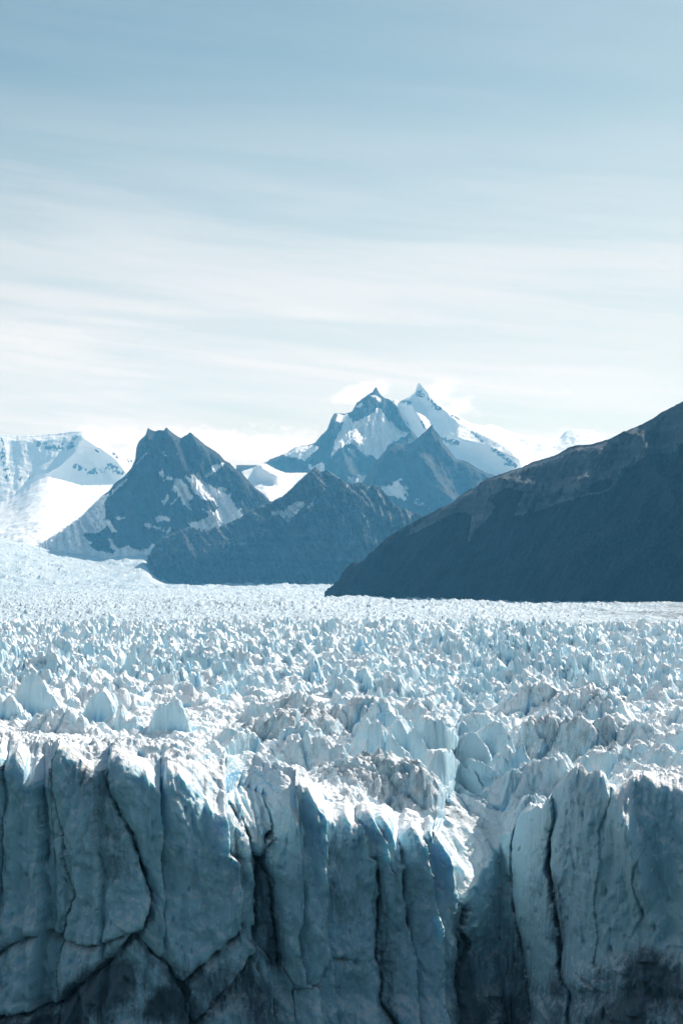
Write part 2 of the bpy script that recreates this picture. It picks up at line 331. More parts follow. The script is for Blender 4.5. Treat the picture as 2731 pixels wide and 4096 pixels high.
stains = [(C5([(420, 160), (480, 240), (520, 400), (560, 600)]), 30, 0.75), (C5([(1060, 330), (1090, 480), (1080, 640)]), 26, 0.6), (C5([(1200, 600), (1230, 820), (1250, 1000)]), 16, 0.95), (C5([(380, 1180), (480, 1110), (560, 1080)]), 22, 1.0),
          (C5([(0, 1310), (250, 1300), (420, 1250)]), 14, 0.9), (C5([(700, 1230), (800, 1150), (860, 1270)]), 16, 0.85), (C5([(280, 620), (320, 760), (240, 840)]), 18, 0.45), (C5([(940, 1080), (1100, 1060), (1230, 1250)]), 26, 0.45), (C5([(1480, 480), (1530, 600), (1560, 800)]), 26, 0.55),
          (C6([(0, 480), (20, 640), (60, 800)]), 14, 0.45), (C6([(150, 600), (180, 900), (200, 1250)]), 16, 0.6), (C6([(520, 800), (560, 1000), (540, 1280)]), 14, 0.9), (C6([(975, 640), (990, 900)]), 14, 0.75), (C6([(740, 520), (760, 760)]), 12, 0.45), (C6([(400, 440), (460, 480), (500, 560)]), 9, 0.8), (C6([(1400, 1000), (1450, 1080), (1300, 1250), (1200, 1300)]), 22, 0.6)]
edge_amp = [1, 1, 1, .5, 1, .7, .9, 1, 1, .8, .8, .8, .9, 1.2, .9, 1, .5, .7, 1, .5, .25, .3]
slab_off = [0, 1.5, -2.5, 2.5, 1.0, 3.0, 2.0, -1.0, -1.5, 2.5, 2.0, 0.5, 0.5, 1.0, 1.5, -0.5, -1.5, -0.5, 2.0, 2.5, 3.2, 3.5, 3.5, 4.0]

NF = 310                                                # rows of the wall
gully_line = [(420, 822), (436, 838), (446, 856), (454, 880), (461, 901), (468, 890), (478, 876), (488, 858), (500, 838), (510, 825)]
def build_wall():
    t = (1 - (1 - np.linspace(0, 1, NF)) ** 1.12)[:, None].astype(f32)
    Zb = -4.0
    Z = Zb + (HC[None, :] - Zb) * t
    Y0 = np.broadcast_to(YC[None, :], Z.shape)
    X0 = KX[None, :] * Y0; XW = X0
    X0 = np.broadcast_to((PX * 0.208)[None, :], Z.shape).astype(f32)      # noise runs along the wall
    px = np.broadcast_to(PX[None, :], Z.shape).astype(f32); py = HOR + (CAMZ - Z) * F / Y0
    wx = px + 2.2 * fbm(px * .05, py * .05, 1.0, 3, 4) + 0.8 * fbm(px * .3, py * .3, 1.0, 4, 2)
    wy = py + 2.2 * fbm(px * .05, py * .05, 9.0, 3, 4)
    # slabs: which one, and the saw-tooth standing proud towards its right edge
    order = np.zeros(Z.shape, np.int32); D = np.zeros(Z.shape, f32)
    xs = []
    for e in slab_edges:
        p = np.array(sorted(e, key=lambda q: q[1])); xe = np.interp(wy, p[:, 1], p[:, 0]).astype(f32)
        xe = np.where(wy > p[-1, 1] + 4, np.nan, xe); xs.append(xe)
    off = np.zeros(Z.shape, f32)
    for k, xe in enumerate(xs):
        dd = wx - xe; ok = ~np.isnan(dd); dd = np.where(ok, dd, 1e3)
        last = max(q[1] for q in slab_edges[k]); amp = edge_amp[k] * (1 - smooth(wy, last - 45, last + 2)) if last < 1020 else edge_amp[k] + 0 * wy
        ga = np.clip(0.15 + 1.5 * perlin(wy / 34, 0 * wy, k * 3.7, 400) + 0.6 * perlin(wy / 9, 0 * wy, k * 3.7, 401), 0, 1)
        right = (dd > 0) & ok
        order = np.where(right, k + 1, order)
        # a fin: rises slowly towards its right edge, then drops back sharply
        rise = 2.6 * np.exp(-np.clip(-dd, 0, None) / 16.0) * (dd <= 0)
        drop = -1.6 * np.exp(-np.clip(dd, 0, None) / 10.0) * (dd > 0)
        D += np.where(ok & (np.abs(dd) < 70), rise + drop, 0) * amp
        D -= 3.0 * ga * amp * np.exp(-(dd / 0.9) ** 2)
        off += (slab_off[k + 1] - slab_off[k]) * np.where(ok, smooth(dd, -1.0, 2.0) * np.clip(amp * 2, 0, 1), 0.0)
    D += off * 0.8
    dirt_shade = np.zeros(Z.shape, f32)
    for pts, dep, dr in cracks:
        dd, sg = polydist(wx, wy, pts, True); D += 1.1 * sg * np.exp(-dd / 9.0) * np.tanh(dd / 0.8) * (1 if dep > 3 else .5)
        cw = np.clip(0.5 + 1.6 * (perlin(px / 14, py / 14, dep, 405) + .25) + 0.5 * perlin(px / 4, py / 4, dep, 406), 0.12, 1.6)
        D -= dep * 0.6 * np.clip(cw, 0, 1) * np.exp(-(dd / (0.35 + 0.95 * cw)) ** 2) + 0.25 * dep * np.exp(-(dd / 5.0) ** 2)
        dirt_shade = np.maximum(dirt_shade, dr * np.clip(cw, .3, 1) * np.exp(-(dd / (1.0 + 1.6 * cw)) ** 2)); dirt_shade = np.maximum(dirt_shade, 0.45 * dr * np.exp(-(polydist(wx, wy - 5, pts) / 8.0) ** 2))
    for pts, r, a in stains:
        dirt_shade = np.maximum(dirt_shade, a * 0.9 * np.exp(-(polydist(wx, wy, pts) / (r * 0.75)) ** 2))
    # lower wall: broken, rubbly ice
    lowm = low = smooth(wy, interp(px, [(0, 1010), (341, 1040), (470, 985), (560, 960), (640, 935), (700, 930)]), interp(px, [(0, 1050), (341, 1080), (470, 1010), (560, 985), (640, 965), (700, 960)]))
    rub, _ = shards(X0, Z * 1.3, 5.0, 1.0, 77, 0.5, 4.0, 0.5, 0.3)
    D += low * (1.5 + rub)
    # flutes and conchoidal chips
    bx = X0 + 2.0 * fbm(X0 / 7, Z / 11, 0, 410, 3)
    D += 2.1 * fbm(bx / 9, Z / 40, 0, 11, 3) * 2
    D += 1.3 * ridged(bx / 6.5, Z / 46, 0, 14, 2) * smooth(perlin(X0 / 24, Z / 30, 0, 411), -.3, .4)
    # spur catching the sun high on the right wall, and the gully at the re-entrant that leans back
    D += 8.0 * np.exp(-((px - 622 - (py - 800) * .25) / 11) ** 2) * np.where(py < 822, smooth(py, 768, 822), 1 - smooth(py, 822, 960))
    gb = interp(px, gully_line); up = np.clip(gb - py, 0, 90) * 0.225; gw = smooth(px, 424, 446) * (1 - smooth(px, 494, 508))
    gb2 = interp(px, C5([(1000, 335), (1060, 390), (1120, 440), (1190, 500), (1250, 460), (1330, 400), (1360, 370)]))
    up2 = np.clip(gb2 - py, 0, 60) * 0.21; gw2 = smooth(px, 220, 238) * (1 - smooth(px, 272, 296))
    D -= 1.8 * up2 * gw2; D += gw2 * np.clip(up2, 0, 4) * .9 * ridged(X0 / 1.7 + .4 * perlin(X0 / 3, Z / 3, 0, 415), Z / 14, 0, 419, 3)
    D += 3.0 * np.exp(-((px - 290) / 5.5) ** 2) * smooth(py, 806, 822) * (1 - smooth(py, 850, 900))
    D -= 2.4 * up * gw; D += gw * np.clip(up, 0, 5) * .7 * ridged(X0 / 1.9 + .4 * perlin(X0 / 3, Z / 3, 0, 415), Z / 18, 0, 416, 3)
    D += 0.95 * ridged(X0 / 3.6 + 0.6 * perlin(X0 / 9, Z / 9, 2, 8), Z / 24, 0, 12, 3)
    chip, _ = shards(X0 + 1.5 * perlin(X0 / 5, Z / 5, 0, 41), Z / 3.0, 3.4, 1.0, 51, 0.2, 1.7, 0.12, 0.5, steep=0.32)
    D += 1.25 * chip
    chip2, _ = shards(X0 + 0.8 * perlin(X0 / 3, Z / 3, 0, 42), Z / 1.8, 1.6, 1.0, 52, 0.1, 0.8, -0.2, 0.5, steep=0.32)
    D += 1.0 * chip2
    D += 0.22 * fbm(X0 / 0.9, Z / 1.6, 0, 13, 3) * 2
    chip3, _ = shards(X0 * .9 + Z * .12 + 2 * perlin(X0 / 9, Z / 9, 0, 43), Z / 3.4, 7.5, 1.0, 53, 0.3, 3.6, 0.05, 0.5, steep=0.34)
    D += 0.55 * chip3
    D += 0.30 * ridged(X0 / 1.5 + .5 * perlin(X0 / 4, Z / 8, 0, 44), Z / 16, 0, 45, 2) * smooth(perlin(X0 / 12, Z / 18, 0, 46), -.25, .25)
    # pits
    pit = np.clip(perlin(X0 / 1.1, Z / 2.8, 0, 61) - 0.42, 0, 1); D -= pit * 4.0
    # top edge rounds back, base steps out to the water
    back = HC[None, :] - Z
    D -= 2.0 * np.exp(-back / 0.8) + 1.3 * np.exp(-back / 5.0)
    D += 5.0 * smooth(back, 30, 75)
    D = D.astype(f32)
    kern = np.hanning(31); kern /= kern.sum(); ys = np.convolve(np.pad(YC, 15, mode='edge'), kern, 'valid')
    sl = np.gradient(ys) / (np.gradient(KX * ys) + 1e-6); nx = np.clip(sl / np.hypot(1, sl), -.22, .22).astype(f32)[None, :]; ny = np.sqrt(1 - nx * nx)
    Yf = Y0 - D * ny; XW = XW + D * nx
    dirt_shade = dirt_shade + 0.13 * fbm(X0 / 8, Z / 30, 0, 71, 4) * 2 + smooth(py, 850, 1040) * (0.40 + 0.50 * fbm(X0 / 16, Z / 22, 0, 418, 3) * 2) + 0.18 * smooth(px, 440, 640) * smooth(py, 800, 1000)  # last terms paint shade towards the foot and lower right, over the dirt
    dirt_shade = dirt_shade + 0.28 * lowm  # rubbly foot painted darker still, as shade
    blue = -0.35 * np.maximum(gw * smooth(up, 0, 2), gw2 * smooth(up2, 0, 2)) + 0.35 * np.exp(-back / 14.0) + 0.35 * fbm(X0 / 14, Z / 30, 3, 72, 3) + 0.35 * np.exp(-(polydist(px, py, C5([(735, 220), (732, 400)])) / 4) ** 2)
    return XW, Yf, Z, order, dirt_shade, blue
WX, WY, WZ, WID, WDIRT_SHADE, WBLUE = build_wall()

# base height (relative to the camera) of the ice behind the wall
BY = [330, 350, 400, 460, 540, 660, 850, 1080]
BX = [-200, 60, 160, 260, 341, 420, 480, 560, 640, 900]
BT = np.array([[-38,-37,-38,-42.5,-50,-55,-59,-50,-41,-40], [-37.5,-37,-38,-43,-50,-55.5,-59,-52,-42,-40], [-36,-36,-38,-42,-48,-54,-56,-52,-46,-43], [-37,-38,-40,-41,-44,-48,-49,-47,-44,-43],
               [-38,-39,-40,-41,-42,-44,-45,-44,-42,-42], [-39,-39.5,-40,-40,-40,-41,-41,-41,-41,-41], [-40,-40,-40,-40,-40,-40,-40,-40,-40,-40], [-41,-41,-41,-41,-41,-41,-41.5,-42,-42.5,-43]], float)
def base_height(px, Y):
    ly = np.interp(Y, BY, np.arange(len(BY))); lx = np.interp(px, BX, np.arange(len(BX)))
    i = np.clip(ly.astype(int), 0, len(BY) - 2); j = np.clip(lx.astype(int), 0, len(BX) - 2); a = ly - i; b = lx - j
    a = a * a * (3 - 2 * a); b = b * b * (3 - 2 * b)
    return (BT[i, j] * (1 - a) * (1 - b) + BT[i + 1, j] * a * (1 - b) + BT[i, j + 1] * (1 - a) * b + BT[i + 1, j + 1] * a * b).astype(f32)

# broad grey streaked areas on the ice: (px, distance, half px, half m, amount)
grey = [(285, 430, 34, 16, .5), (330, 470, 60, 22, .45), (378, 396, 34, 12, .75), (415, 392, 16, 9, .6), (575, 440, 60, 20, .5), (640, 405, 45, 12, .45), (505, 392, 20, 8, .4), (610, 520, 70, 25, .35), (230, 378, 30, 7, .35), (100, 362, 60, 5, .2), (560, 395, 24, 8, .35), (490, 376, 14, 6, .35)]

# hand-placed bodies: (px centre, py of the summit, distance, half width m, half depth m, face slope, right slope, left slope, twist, roundness, dirtiness)
bodies = [
 (174, 701, 446, 10, 8, 6.0, 2.4, 1.9, .10, .15, .15), (104, 690, 466, 7.5, 8, 6.0, 2.2, 2.0, -.1, .1, .1), (126, 707, 452, 4.5, 6, 4.0, 1.3, 2.2, .2, .1, 0), (62, 705, 408, 6.0, 8, 1.5, .9, .9, .3, .3, 0), (32, 674, 470, 5.5, 5, 3.5, 1.1, 2.6, .2, .0, 0), (4, 690, 450, 5, 7, 3, 1.2, 1.5, .2, .1, 0),
 (236, 727, 402, 7.5, 8, 2.0, .9, 1.2, .3, .25, 0), (216, 740, 392, 4, 5, 3.2, 1.8, 2.0, -.1, .2, .1), (285, 708, 436, 10, 9, 1.3, .8, .5, .2, .5, .75), (302, 703, 470, 9, 9, 1.2, .6, .5, .1, .5, .8), (260, 700, 480, 6, 5, 2.2, .9, 1.2, .2, .1, .1), (306, 724, 404, 8, 8, 1.3, .9, 1.0, .4, .2, 0), (232, 752, 378, 6, 5, 2.0, .9, 1.1, .0, .5, .35),
 (271, 764, 374, 4, 4, 3.0, 1.1, 1.6, .3, .1, .1), (292, 766, 372, 5, 4, 2.2, .8, 1.2, .2, .2, .5), (380, 750, 395, 9, 8, .9, .6, .5, .3, .4, .6), (350, 755, 390, 8, 7, .9, .6, .6, .3, .4, .5), (412, 758, 388, 6, 6, 1.2, .9, .6, .2, .2, .55),
 (441, 750, 412, 6.0, 5, 2.8, .9, 2.2, .35, .0, .0), (403, 720, 430, 4, 5, 3.6, 1.3, 1.6, .3, .0, .0), (432, 716, 436, 5.5, 5, 3.2, 1.0, 1.8, .3, .0, .0), (374, 722, 425, 4.5, 5, 3.0, 1.0, 2.2, .3, .0, .0), (386, 700, 455, 6, 5, 2.8, 1.0, 2.0, .3, .0, .0),
 (508, 754, 420, 6.5, 5, 2.6, 1.0, 1.6, .35, .0, .25), (484, 765, 412, 4.5, 4, 3.0, 1.1, 2.0, .3, .0, .1), (530, 772, 404, 3.5, 3, 4.0, 1.8, 2.0, .2, .0, .1), (542, 770, 400, 4.5, 4, 2.6, 1.1, 1.6, .3, .0, .35), (531, 791, 384, 4, 4, 3.0, 1.4, 1.6, .1, .3, .0), (493, 790, 396, 7, 5, 2.2, 1.0, 1.6, .5, .1, .0), (463, 796, 394, 7, 5, 2.0, 1.0, 1.6, .5, .2, .1), (455, 785, 404, 5, 4, 2.0, 1.0, 1.6, .5, .2, .3),
 (436, 803, 384, 7, 4, 1.8, .8, 1.0, .2, .5, .2), (462, 726, 440, 6.5, 8, 2.8, .9, 1.6, .2, .3, .1), (480, 710, 462, 9, 8, 2.6, .8, 1.3, .1, .5, .1), (497, 721, 436, 5, 5, 3.6, 1.6, 1.8, .2, .1, .0), (475, 733, 425, 2.6, 3, 4, 1.6, 2.2, .2, .1, .0), (515, 735, 420, 2.2, 3, 4.2, 2.2, 2.6, .1, .3, .0),
 (548, 713, 442, 10, 9, 2.4, 1.0, .8, .0, .6, .42), (580, 714, 438, 9, 9, 2.4, 1.4, .8, .0, .6, .5), (612, 714, 440, 9, 9, 2.4, 1.1, 1.0, .1, .5, .45), (640, 720, 434, 8, 8, 2.2, 1.0, 1.0, .1, .4, .4), (672, 727, 428, 8, 8, 2.2, 1.0, 1.0, .1, .4, .3), (553, 750, 402, 8.5, 8, 1.8, 1.2, .8, .0, .55, .1),
 (602, 750, 386, 5, 5, 2.6, .9, 1.8, .3, .0, .0), (618, 738, 404, 8, 6, 1.5, .9, .8, .0, .5, .4), (645, 738, 402, 6, 6, 2.2, 1.0, 1.3, .1, .3, .3), (662, 744, 386, 6.5, 7, 2.5, 1.0, 2.0, .1, .2, .3), (690, 748, 380, 7, 7, 2.5, 1.0, 1.2, .1, .4, .3), (632, 762, 362, 4, 4, 2.5, 1.0, 1.5, .1, .0, .0),
 (150, 756, 386, 5, 3, 2.5, 1.2, 1.6, .0, .3, .1), (166, 752, 388, 5, 3, 2.5, 1.2, 1.6, .1, .3, .1), (184, 750, 390, 3.5, 4, 3.0, 1.6, 1.8, .2, .2, .1), (84, 738, 372, 3, 3, 2, 1, 1.5, 0, .5, .1), (30, 735, 372, 4, 4, 1.5, 1, 1, 0, .3, .2), (206, 757, 382, 5, 5, 3.4, 1.2, 1.4, .3, .1, .3),
 (541, 680, 520, 11, 9, 1.8, .8, .9, .1, .3, .35), (590, 684, 510, 12, 9, 1.0, .6, .6, .1, .4, .35), (300, 690, 500, 12, 9, 1.3, .7, .6, .1, .4, .5), (365, 694, 480, 10, 8, 1.6, .9, .8, .1, .4, .4), (414, 694, 480, 10, 8, 1.2, .8, .6, .1, .5, .2)]
pits_ = [(150, 424, 12, 14, 9), (118, 438, 9, 12, 8), (92, 452, 8, 14, 7), (27, 458, 5, 20, 9), (50, 440, 6, 12, 6), (218, 412, 6, 18, 7), (484, 410, 10, 16, 6), (530, 408, 9, 12, 7), (560, 420, 8, 12, 6), (640, 415, 30, 10, 5), (400, 410, 16, 10, 4), (318, 420, 12, 14, 5), (470, 385, 9, 8, 4), (510, 380, 8, 8, 4), (675, 400, 8, 10, 6), (575, 380, 14, 10, 4)]

NR = 800
def surface():
    # rows: distance behind the crest, growing
    s = np.concatenate([[0], np.cumsum(0.22 * (5.2) ** (np.linspace(0, 1, NR - 1)))])
    s = s / s[-1] * 850.0; s = 0.35 * s * (s / 850.0) + 0.65 * s
    s = s[:, None].astype(f32)
    Y = YC[None, :] + s; X = KX[None, :] * Y; px = np.broadcast_to(PX[None, :], Y.shape).astype(f32)
    base = base_height(px, Y) + CAMZ
    wX = X + 1.8 * fbm(X / 11, Y / 11, 0, 21, 3); wY = Y + 1.8 * fbm(X / 11, Y / 11, 4, 22, 3)
    near = smooth(Y, 560, 440)
    base -= 3.0 * smooth(s, 10, 45) * smooth(Y, 620, 480)
    base += (2.4 - 1.0 * near) * fbm(X / 60, Y / 45, 0, 23, 3) * 2
    base += 4.5 * ridged(X / 80 + 0.5 * perlin(X / 60, Y / 60, 0, 26), Y / 34 + X / 90, 0, 39, 3) * smooth(Y, 430, 520) * smooth(Y, 1060, 950)
    # pits between the hand-placed bodies
    pitm = np.zeros_like(base)
    for cx, cy, rx, ry, dp in pits_:
        pitm = np.maximum(pitm, np.exp(-((px - cx) / rx / 1.2) ** 2 - ((Y - cy) / ry) ** 2))
        base -= dp * np.exp(-((px - cx) / rx / 1.3) ** 2 - ((Y - cy) / ry) ** 2)
    a, ida = shards(wX, wY, 12.5, 0.66, 31, 2.5, 11.5, -0.25, 0.45, 0.85, 1.1, 1.1, 2.0)
    b, idb = shards(wX, wY, 6.8, 0.58, 32, 2.6, 8.6, -0.45, 0.5, 0.95, 1.15, 1.1, 2.2)
    c, idc = shards(X + .6 * fbm(X / 3, Y / 3, 0, 24, 2), Y, 3.4, 0.66, 33, 0.2, 3.4, -0.3, 0.5, 0.9, 1.2, 1.2, 2.4)
    region = smooth(fbm(X / 70, Y / 70, 2, 25, 3), -0.15, 0.25)                 # some belts broken finer than others
    A = a * (0.65 + 0.45 * region) * (1 - 0.5 * near); B = b * (1.15 - 0.35 * region) * (1 - 0.5 * near)
    ice = np.maximum(A, B) + c * 0.42 * (0.55 + 0.45 * near) ; bid = np.where(A > B, ida, idb)
    wx2, wy2 = X + 3.5 * perlin(X / 16, Y / 16, 0, 801), Y + 3.5 * perlin(X / 16, Y / 16, 5, 802)
    rg = np.clip(1 - 2.6 * np.abs(perlin(wx2 / 17 + wy2 / 60, wy2 / 11, 0, 803)), 0, 1); rg2 = np.clip(1 - 2.8 * np.abs(perlin(wx2 / 9, wy2 / 6.5 + wx2 / 30, 0, 804)), 0, 1)
    blade = 4.6 * rg ** 1.3 * (0.45 + perlin(X / 30, Y / 22, 0, 805) * 1.2 + .3) + 2.2 * rg2 ** 1.2
    slit = np.clip(1 - np.abs(perlin(wx2 / 20 - wy2 / 55, wy2 / 13, 3, 806)) / 0.085, 0, 1) + 0.6 * np.clip(1 - np.abs(perlin(wx2 / 10, wy2 / 8, 9, 807)) / 0.09, 0, 1)
    ice = 0.60 * ice + blade * (0.75 - 0.3 * near) - 4.6 * np.clip(slit, 0, 1.2) * (1 - 0.35 * near)
    # smoothness mask by belts of worn ice
    worn = smooth(perlin(X / 42, Y / 30, 0, 26), 0.12, 0.38) * 0.6
    ice *= 1 - worn
    ice *= 1 - 0.45 * near
    ice *= 1 - 0.7 * pitm
    dirt_shade = 0.06 + 0.30 * worn * (0.3 + fbm(X / 20, Y / 20, 0, 27, 3)) + 0.30 * fbm(X / 9, Y / 9, 0, 28, 4)
    Z = base + ice
    mid_ = np.full(Z.shape, -1, np.int32)
    for k, (cx, py, cy, hw, hd, kf, kr, kl, tw, rnd, dr) in enumerate(bodies):
        top = CAMZ - (py - HOR) * cy / F; x0 = (cx - 341) / F * cy
        i0 = np.abs(wX - x0) < 45; i0 &= np.abs(Y - cy) < 45
        if not i0.any(): continue
        u = wX[i0] * .6 + X[i0] * .4 - x0; v = wY[i0] * .5 + Y[i0] * .5 - cy
        cc, ss = math.cos(tw), math.sin(tw)
        p, q = u * cc + v * ss, -u * ss + v * cc; kf, kr, kl = kf * 1.5, kr * 1.2, kl * 1.2; rnd = rnd * .55; dr = dr * .75
        wob = 1.1 * fbm(X[i0] / 4.5, Y[i0] / 4.5, k, 200, 3) * 2
        fr = -(q * .93 + p * .30) - 0.25 * hd + wob * .8 + 0.55 * ridged(p / 3.4 + k, q / 14, k * 1.3, 207, 2)
        z1 = -kf * fr; z2 = -kr * (p - 0.15 * hw) + wob * .7; z3 = -kl * (-p - 0.35 * hw) + wob * .7; z4 = -0.9 * (q - .4 * hd)
        z0 = 0.10 * p - 0.08 * np.abs(p) + wob * .7 + 1.3 * ridged(p / 6.5 + k * .37, q / 11, k * 1.7, 208, 3) - .8
        if rnd > 0:
            e = 1.2 + 3.2 * rnd; st = np.stack([z0, z1, z2, z3, z4]); mn = st.min(0)
            zz = mn - e * np.log(np.exp(-(st - mn) / e).sum(0)) + e * .35
        else: zz = np.minimum.reduce([z0, z1, z2, z3, z4])
        zz = top - 0.3 + zz + 0.42 * c[i0] + 0.05 * b[i0] - 3.0 * np.clip(slit[i0], 0, 1)
        m = zz > Z[i0] + 0.0
        m &= (zz > base[i0] - 5)
        Zi = Z[i0]; Zi[m] = zz[m]; Z[i0] = Zi
        t_ = mid_[i0]; t_[m] = k; mid_[i0] = t_
        d_ = dirt_shade[i0]; d_[m] = (dr + 0.5 * dr * fbm(X[i0][m] / 5, Y[i0][m] / 5, 0, 29, 3) * 2 + 0.04); dirt_shade[i0] = d_
    # fluted melt grooves running down the near slopes
    fl = ridged(X / 2.4 + 0.5 * perlin(X / 5, Y / 5, 0, 91), Y / 13, 0, 92, 3)
    Z += (0.9 * near) * fl * smooth(s, 40, 4) + 0.25 * near * fl
    Z += 0.35 * fbm(X / 1.6, Y / 1.6, 0, 34, 3) * 2
    # join with the wall: start at the crest and climb to the surface behind
    DX = interp(px, [(0, 9), (190, 9), (230, 14), (300, 16), (400, 20), (455, 32), (480, 30), (520, 12), (560, 8), (682, 8)])
    k = smooth(s, 0, DX) ; k = 0.25 * k + 0.75 * np.clip(s / DX, 0, 1)
    crestZ = HC[None, :] + s * 0.05
    Z = crestZ * (1 - k) + Z * k
    # the far end sinks behind its own edge
    Z -= 22 * smooth(s, 800, 850) ** 1.5
    for cx, cy, rx, ry, am in grey: dirt_shade = dirt_shade + am * np.exp(-((px - cx) / rx) ** 2 - ((Y - cy) / ry) ** 2) * (0.75 + 1.3 * fbm(X / 7 + Y / 14, Y / 5, 0, 37, 4))
    dirt_shade = np.minimum(dirt_shade, 0.58)
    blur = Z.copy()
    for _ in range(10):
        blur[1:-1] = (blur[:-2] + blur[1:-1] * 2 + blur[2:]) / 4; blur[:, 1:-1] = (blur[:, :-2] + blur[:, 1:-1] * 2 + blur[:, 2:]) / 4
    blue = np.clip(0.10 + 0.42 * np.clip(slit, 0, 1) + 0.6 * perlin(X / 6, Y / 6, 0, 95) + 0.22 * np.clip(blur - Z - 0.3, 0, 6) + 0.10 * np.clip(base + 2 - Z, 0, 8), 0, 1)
    return X, Y.astype(f32), Z.astype(f32), bid, mid_, dirt_shade.astype(f32), blue.astype(f32)
GX, GY, GZ, GBID, GMID, GDIRT, GBLUE = surface()

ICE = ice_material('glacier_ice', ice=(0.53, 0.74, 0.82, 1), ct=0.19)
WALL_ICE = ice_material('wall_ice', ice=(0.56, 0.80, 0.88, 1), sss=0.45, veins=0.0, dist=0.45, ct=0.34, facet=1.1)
def build_near():
    # the surface's first row is the wall's last row, so they share an edge
    d0 = WY[-1] - GY[0]
    kern = np.hanning(41); kern /= kern.sum(); ds = np.convolve(np.pad(d0, 20, mode='edge'), kern, 'valid'); dr_ = d0 - ds
    sb = GY - GY[:1]
    Yg = GY + ds[None, :] * np.exp(-sb / np.maximum(4.0, 2.0 * np.abs(ds[None, :]))) + dr_[None, :] * np.exp(-sb / np.maximum(2.0, 1.25 * np.abs(dr_[None, :]))); Xg = KX[None, :] * Yg
    # --- wall: one object per slab, over one shared backing
    V = np.stack([WX, WY, WZ], -1).reshape(-1, 3)
    Q = grid_quads(NF, NCOL)
    qid = WID.ravel()[Q[:, 0]]
    at = {'dirt_shade': WDIRT_SHADE.ravel(), 'blue': WBLUE.ravel()}
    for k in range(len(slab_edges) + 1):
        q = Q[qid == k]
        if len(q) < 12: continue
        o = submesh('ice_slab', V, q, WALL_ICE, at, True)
        tag(o, SLAB_LABELS.get(k, 'blue grey slab of the glacier front wall'), 'ice slab', 'slabs of the glacier front')
    # --- surface
    dx0 = WX[-1] - KX * GY[0]; X1 = KX[None, :] * GY + dx0[None, :] * np.exp(-sb / 12.0)
    Vs = np.stack([X1, Yg, GZ], -1); Vs[0, :, 0] = V.reshape(NF, NCOL, 3)[-1, :, 0]; Vs[0, :, 1] = V.reshape(NF, NCOL, 3)[-1, :, 1]; Vs[0, :, 2] = V.reshape(NF, NCOL, 3)[-1, :, 2]
    gu = np.gradient(Vs, axis=1); gv = np.gradient(Vs, axis=0); nn = np.cross(gu, gv); nn /= np.linalg.norm(nn, axis=-1, keepdims=True) + 1e-9
    x, y, z = Vs[..., 0], Vs[..., 1], Vs[..., 2]
    dd = 0.15 * fbm(x / 4.5, y / 4.5, z / 4.5, 601, 3) * 2 + 0.12 * ridged(x / 1.6, y / 1.6, z / 3.0, 602, 2)
    dd *= smooth(GY - GY[:1], 0, 5)
    Vs = (Vs + nn * dd[..., None]).astype(f32)
    Vs = Vs.reshape(-1, 3)
    Q = grid_quads(NR, NCOL); i0 = Q[:, 0]
    at = {'dirt_shade': GDIRT.ravel(), 'blue': GBLUE.ravel()}
    used = np.zeros(len(Q), bool)
    qm = GMID.ravel()[i0]; qb = GBID.ravel()[i0]
    for k in range(len(bodies)):
        sel = (qm == k)
        if sel.sum() < 60: continue
        used |= sel; o = submesh('serac', Vs, Q[sel], ICE, at, False); cx, py = bodies[k][0], bodies[k][1]
        tag(o, body_label(k), 'serac', 'large seracs behind the glacier front')
    # the largest of the small ones
    rest = ~used & (GZ.ravel()[i0] > 0)
    ids, inv, cnt = np.unique(qb[rest], return_inverse=True, return_counts=True)
    ridx = np.nonzero(rest)[0]
    pyv = HOR + (CAMZ - Vs[:, 2]) * F / Vs[:, 1]; pxv = 341 + Vs[:, 0] * F / Vs[:, 1]
    ordq = np.argsort(inv, kind='stable'); st = np.concatenate([[0], np.cumsum(cnt)])
    cand = []
    for j in range(len(ids)):
        if ids[j] == 0 or cnt[j] < 120: continue
        qq = ridx[ordq[st[j]:st[j + 1]]]; vi = i0[qq]
        cxm, top, bot = pxv[vi].mean(), pyv[vi].min(), pyv[vi].max()
        if cxm < 2 or cxm > 680: continue
        cand.append(((bot - top) * (pxv[vi].max() - pxv[vi].min()), qq, cxm, top, Vs[vi, 1].mean()))
    cand.sort(key=lambda c: -c[0])
    for sc, qq, cxm, top, ym in cand[:230]:
        used[qq] = True
        o = submesh('serac', Vs, Q[qq], ICE, at, False)
        side = ['at the left edge', 'under the snow dome', 'under the notched mountain', 'under the ribbed mountain', 'under the twin summit', 'under the forest foot', 'under the forested mountain', 'at the right edge'][int(np.searchsorted([45, 130, 215, 320, 390, 470, 610], cxm))]
        wpx = pxv[vi].max() - pxv[vi].min(); hpx = pyv[vi].max() - top
        shape = 'slender' if hpx > 1.6 * wpx else 'tall narrow' if hpx > 1.05 * wpx else 'broad low' if wpx > 1.9 * hpx else 'large squat' if sc > 700 else 'small squat'
        # if cxm < 227 else 'in the middle' if cxm < 455 else 'on the right'
        far = ('in the nearest rows', 'in the nearer rows', 'midway back', 'well back', 'near the belt far edge')[0 if ym < 430 else 1 if ym < 520 else 2 if ym < 650 else 3 if ym < 800 else 4]
        tint = 'grey-flecked' if GDIRT.ravel()[vi].mean() > 0.2 else 'white'
        tag(o, '%s %s ice fin %s %s' % (shape, tint, far, side), 'serac', 'ice fins %s, %s' % (far, side))
    o = mesh_from('glacier_surface', Vs, Q[~used], ICE, at, False)
    tag(o, 'broken white ice between the seracs, full of cracks', None, None, 'structure')

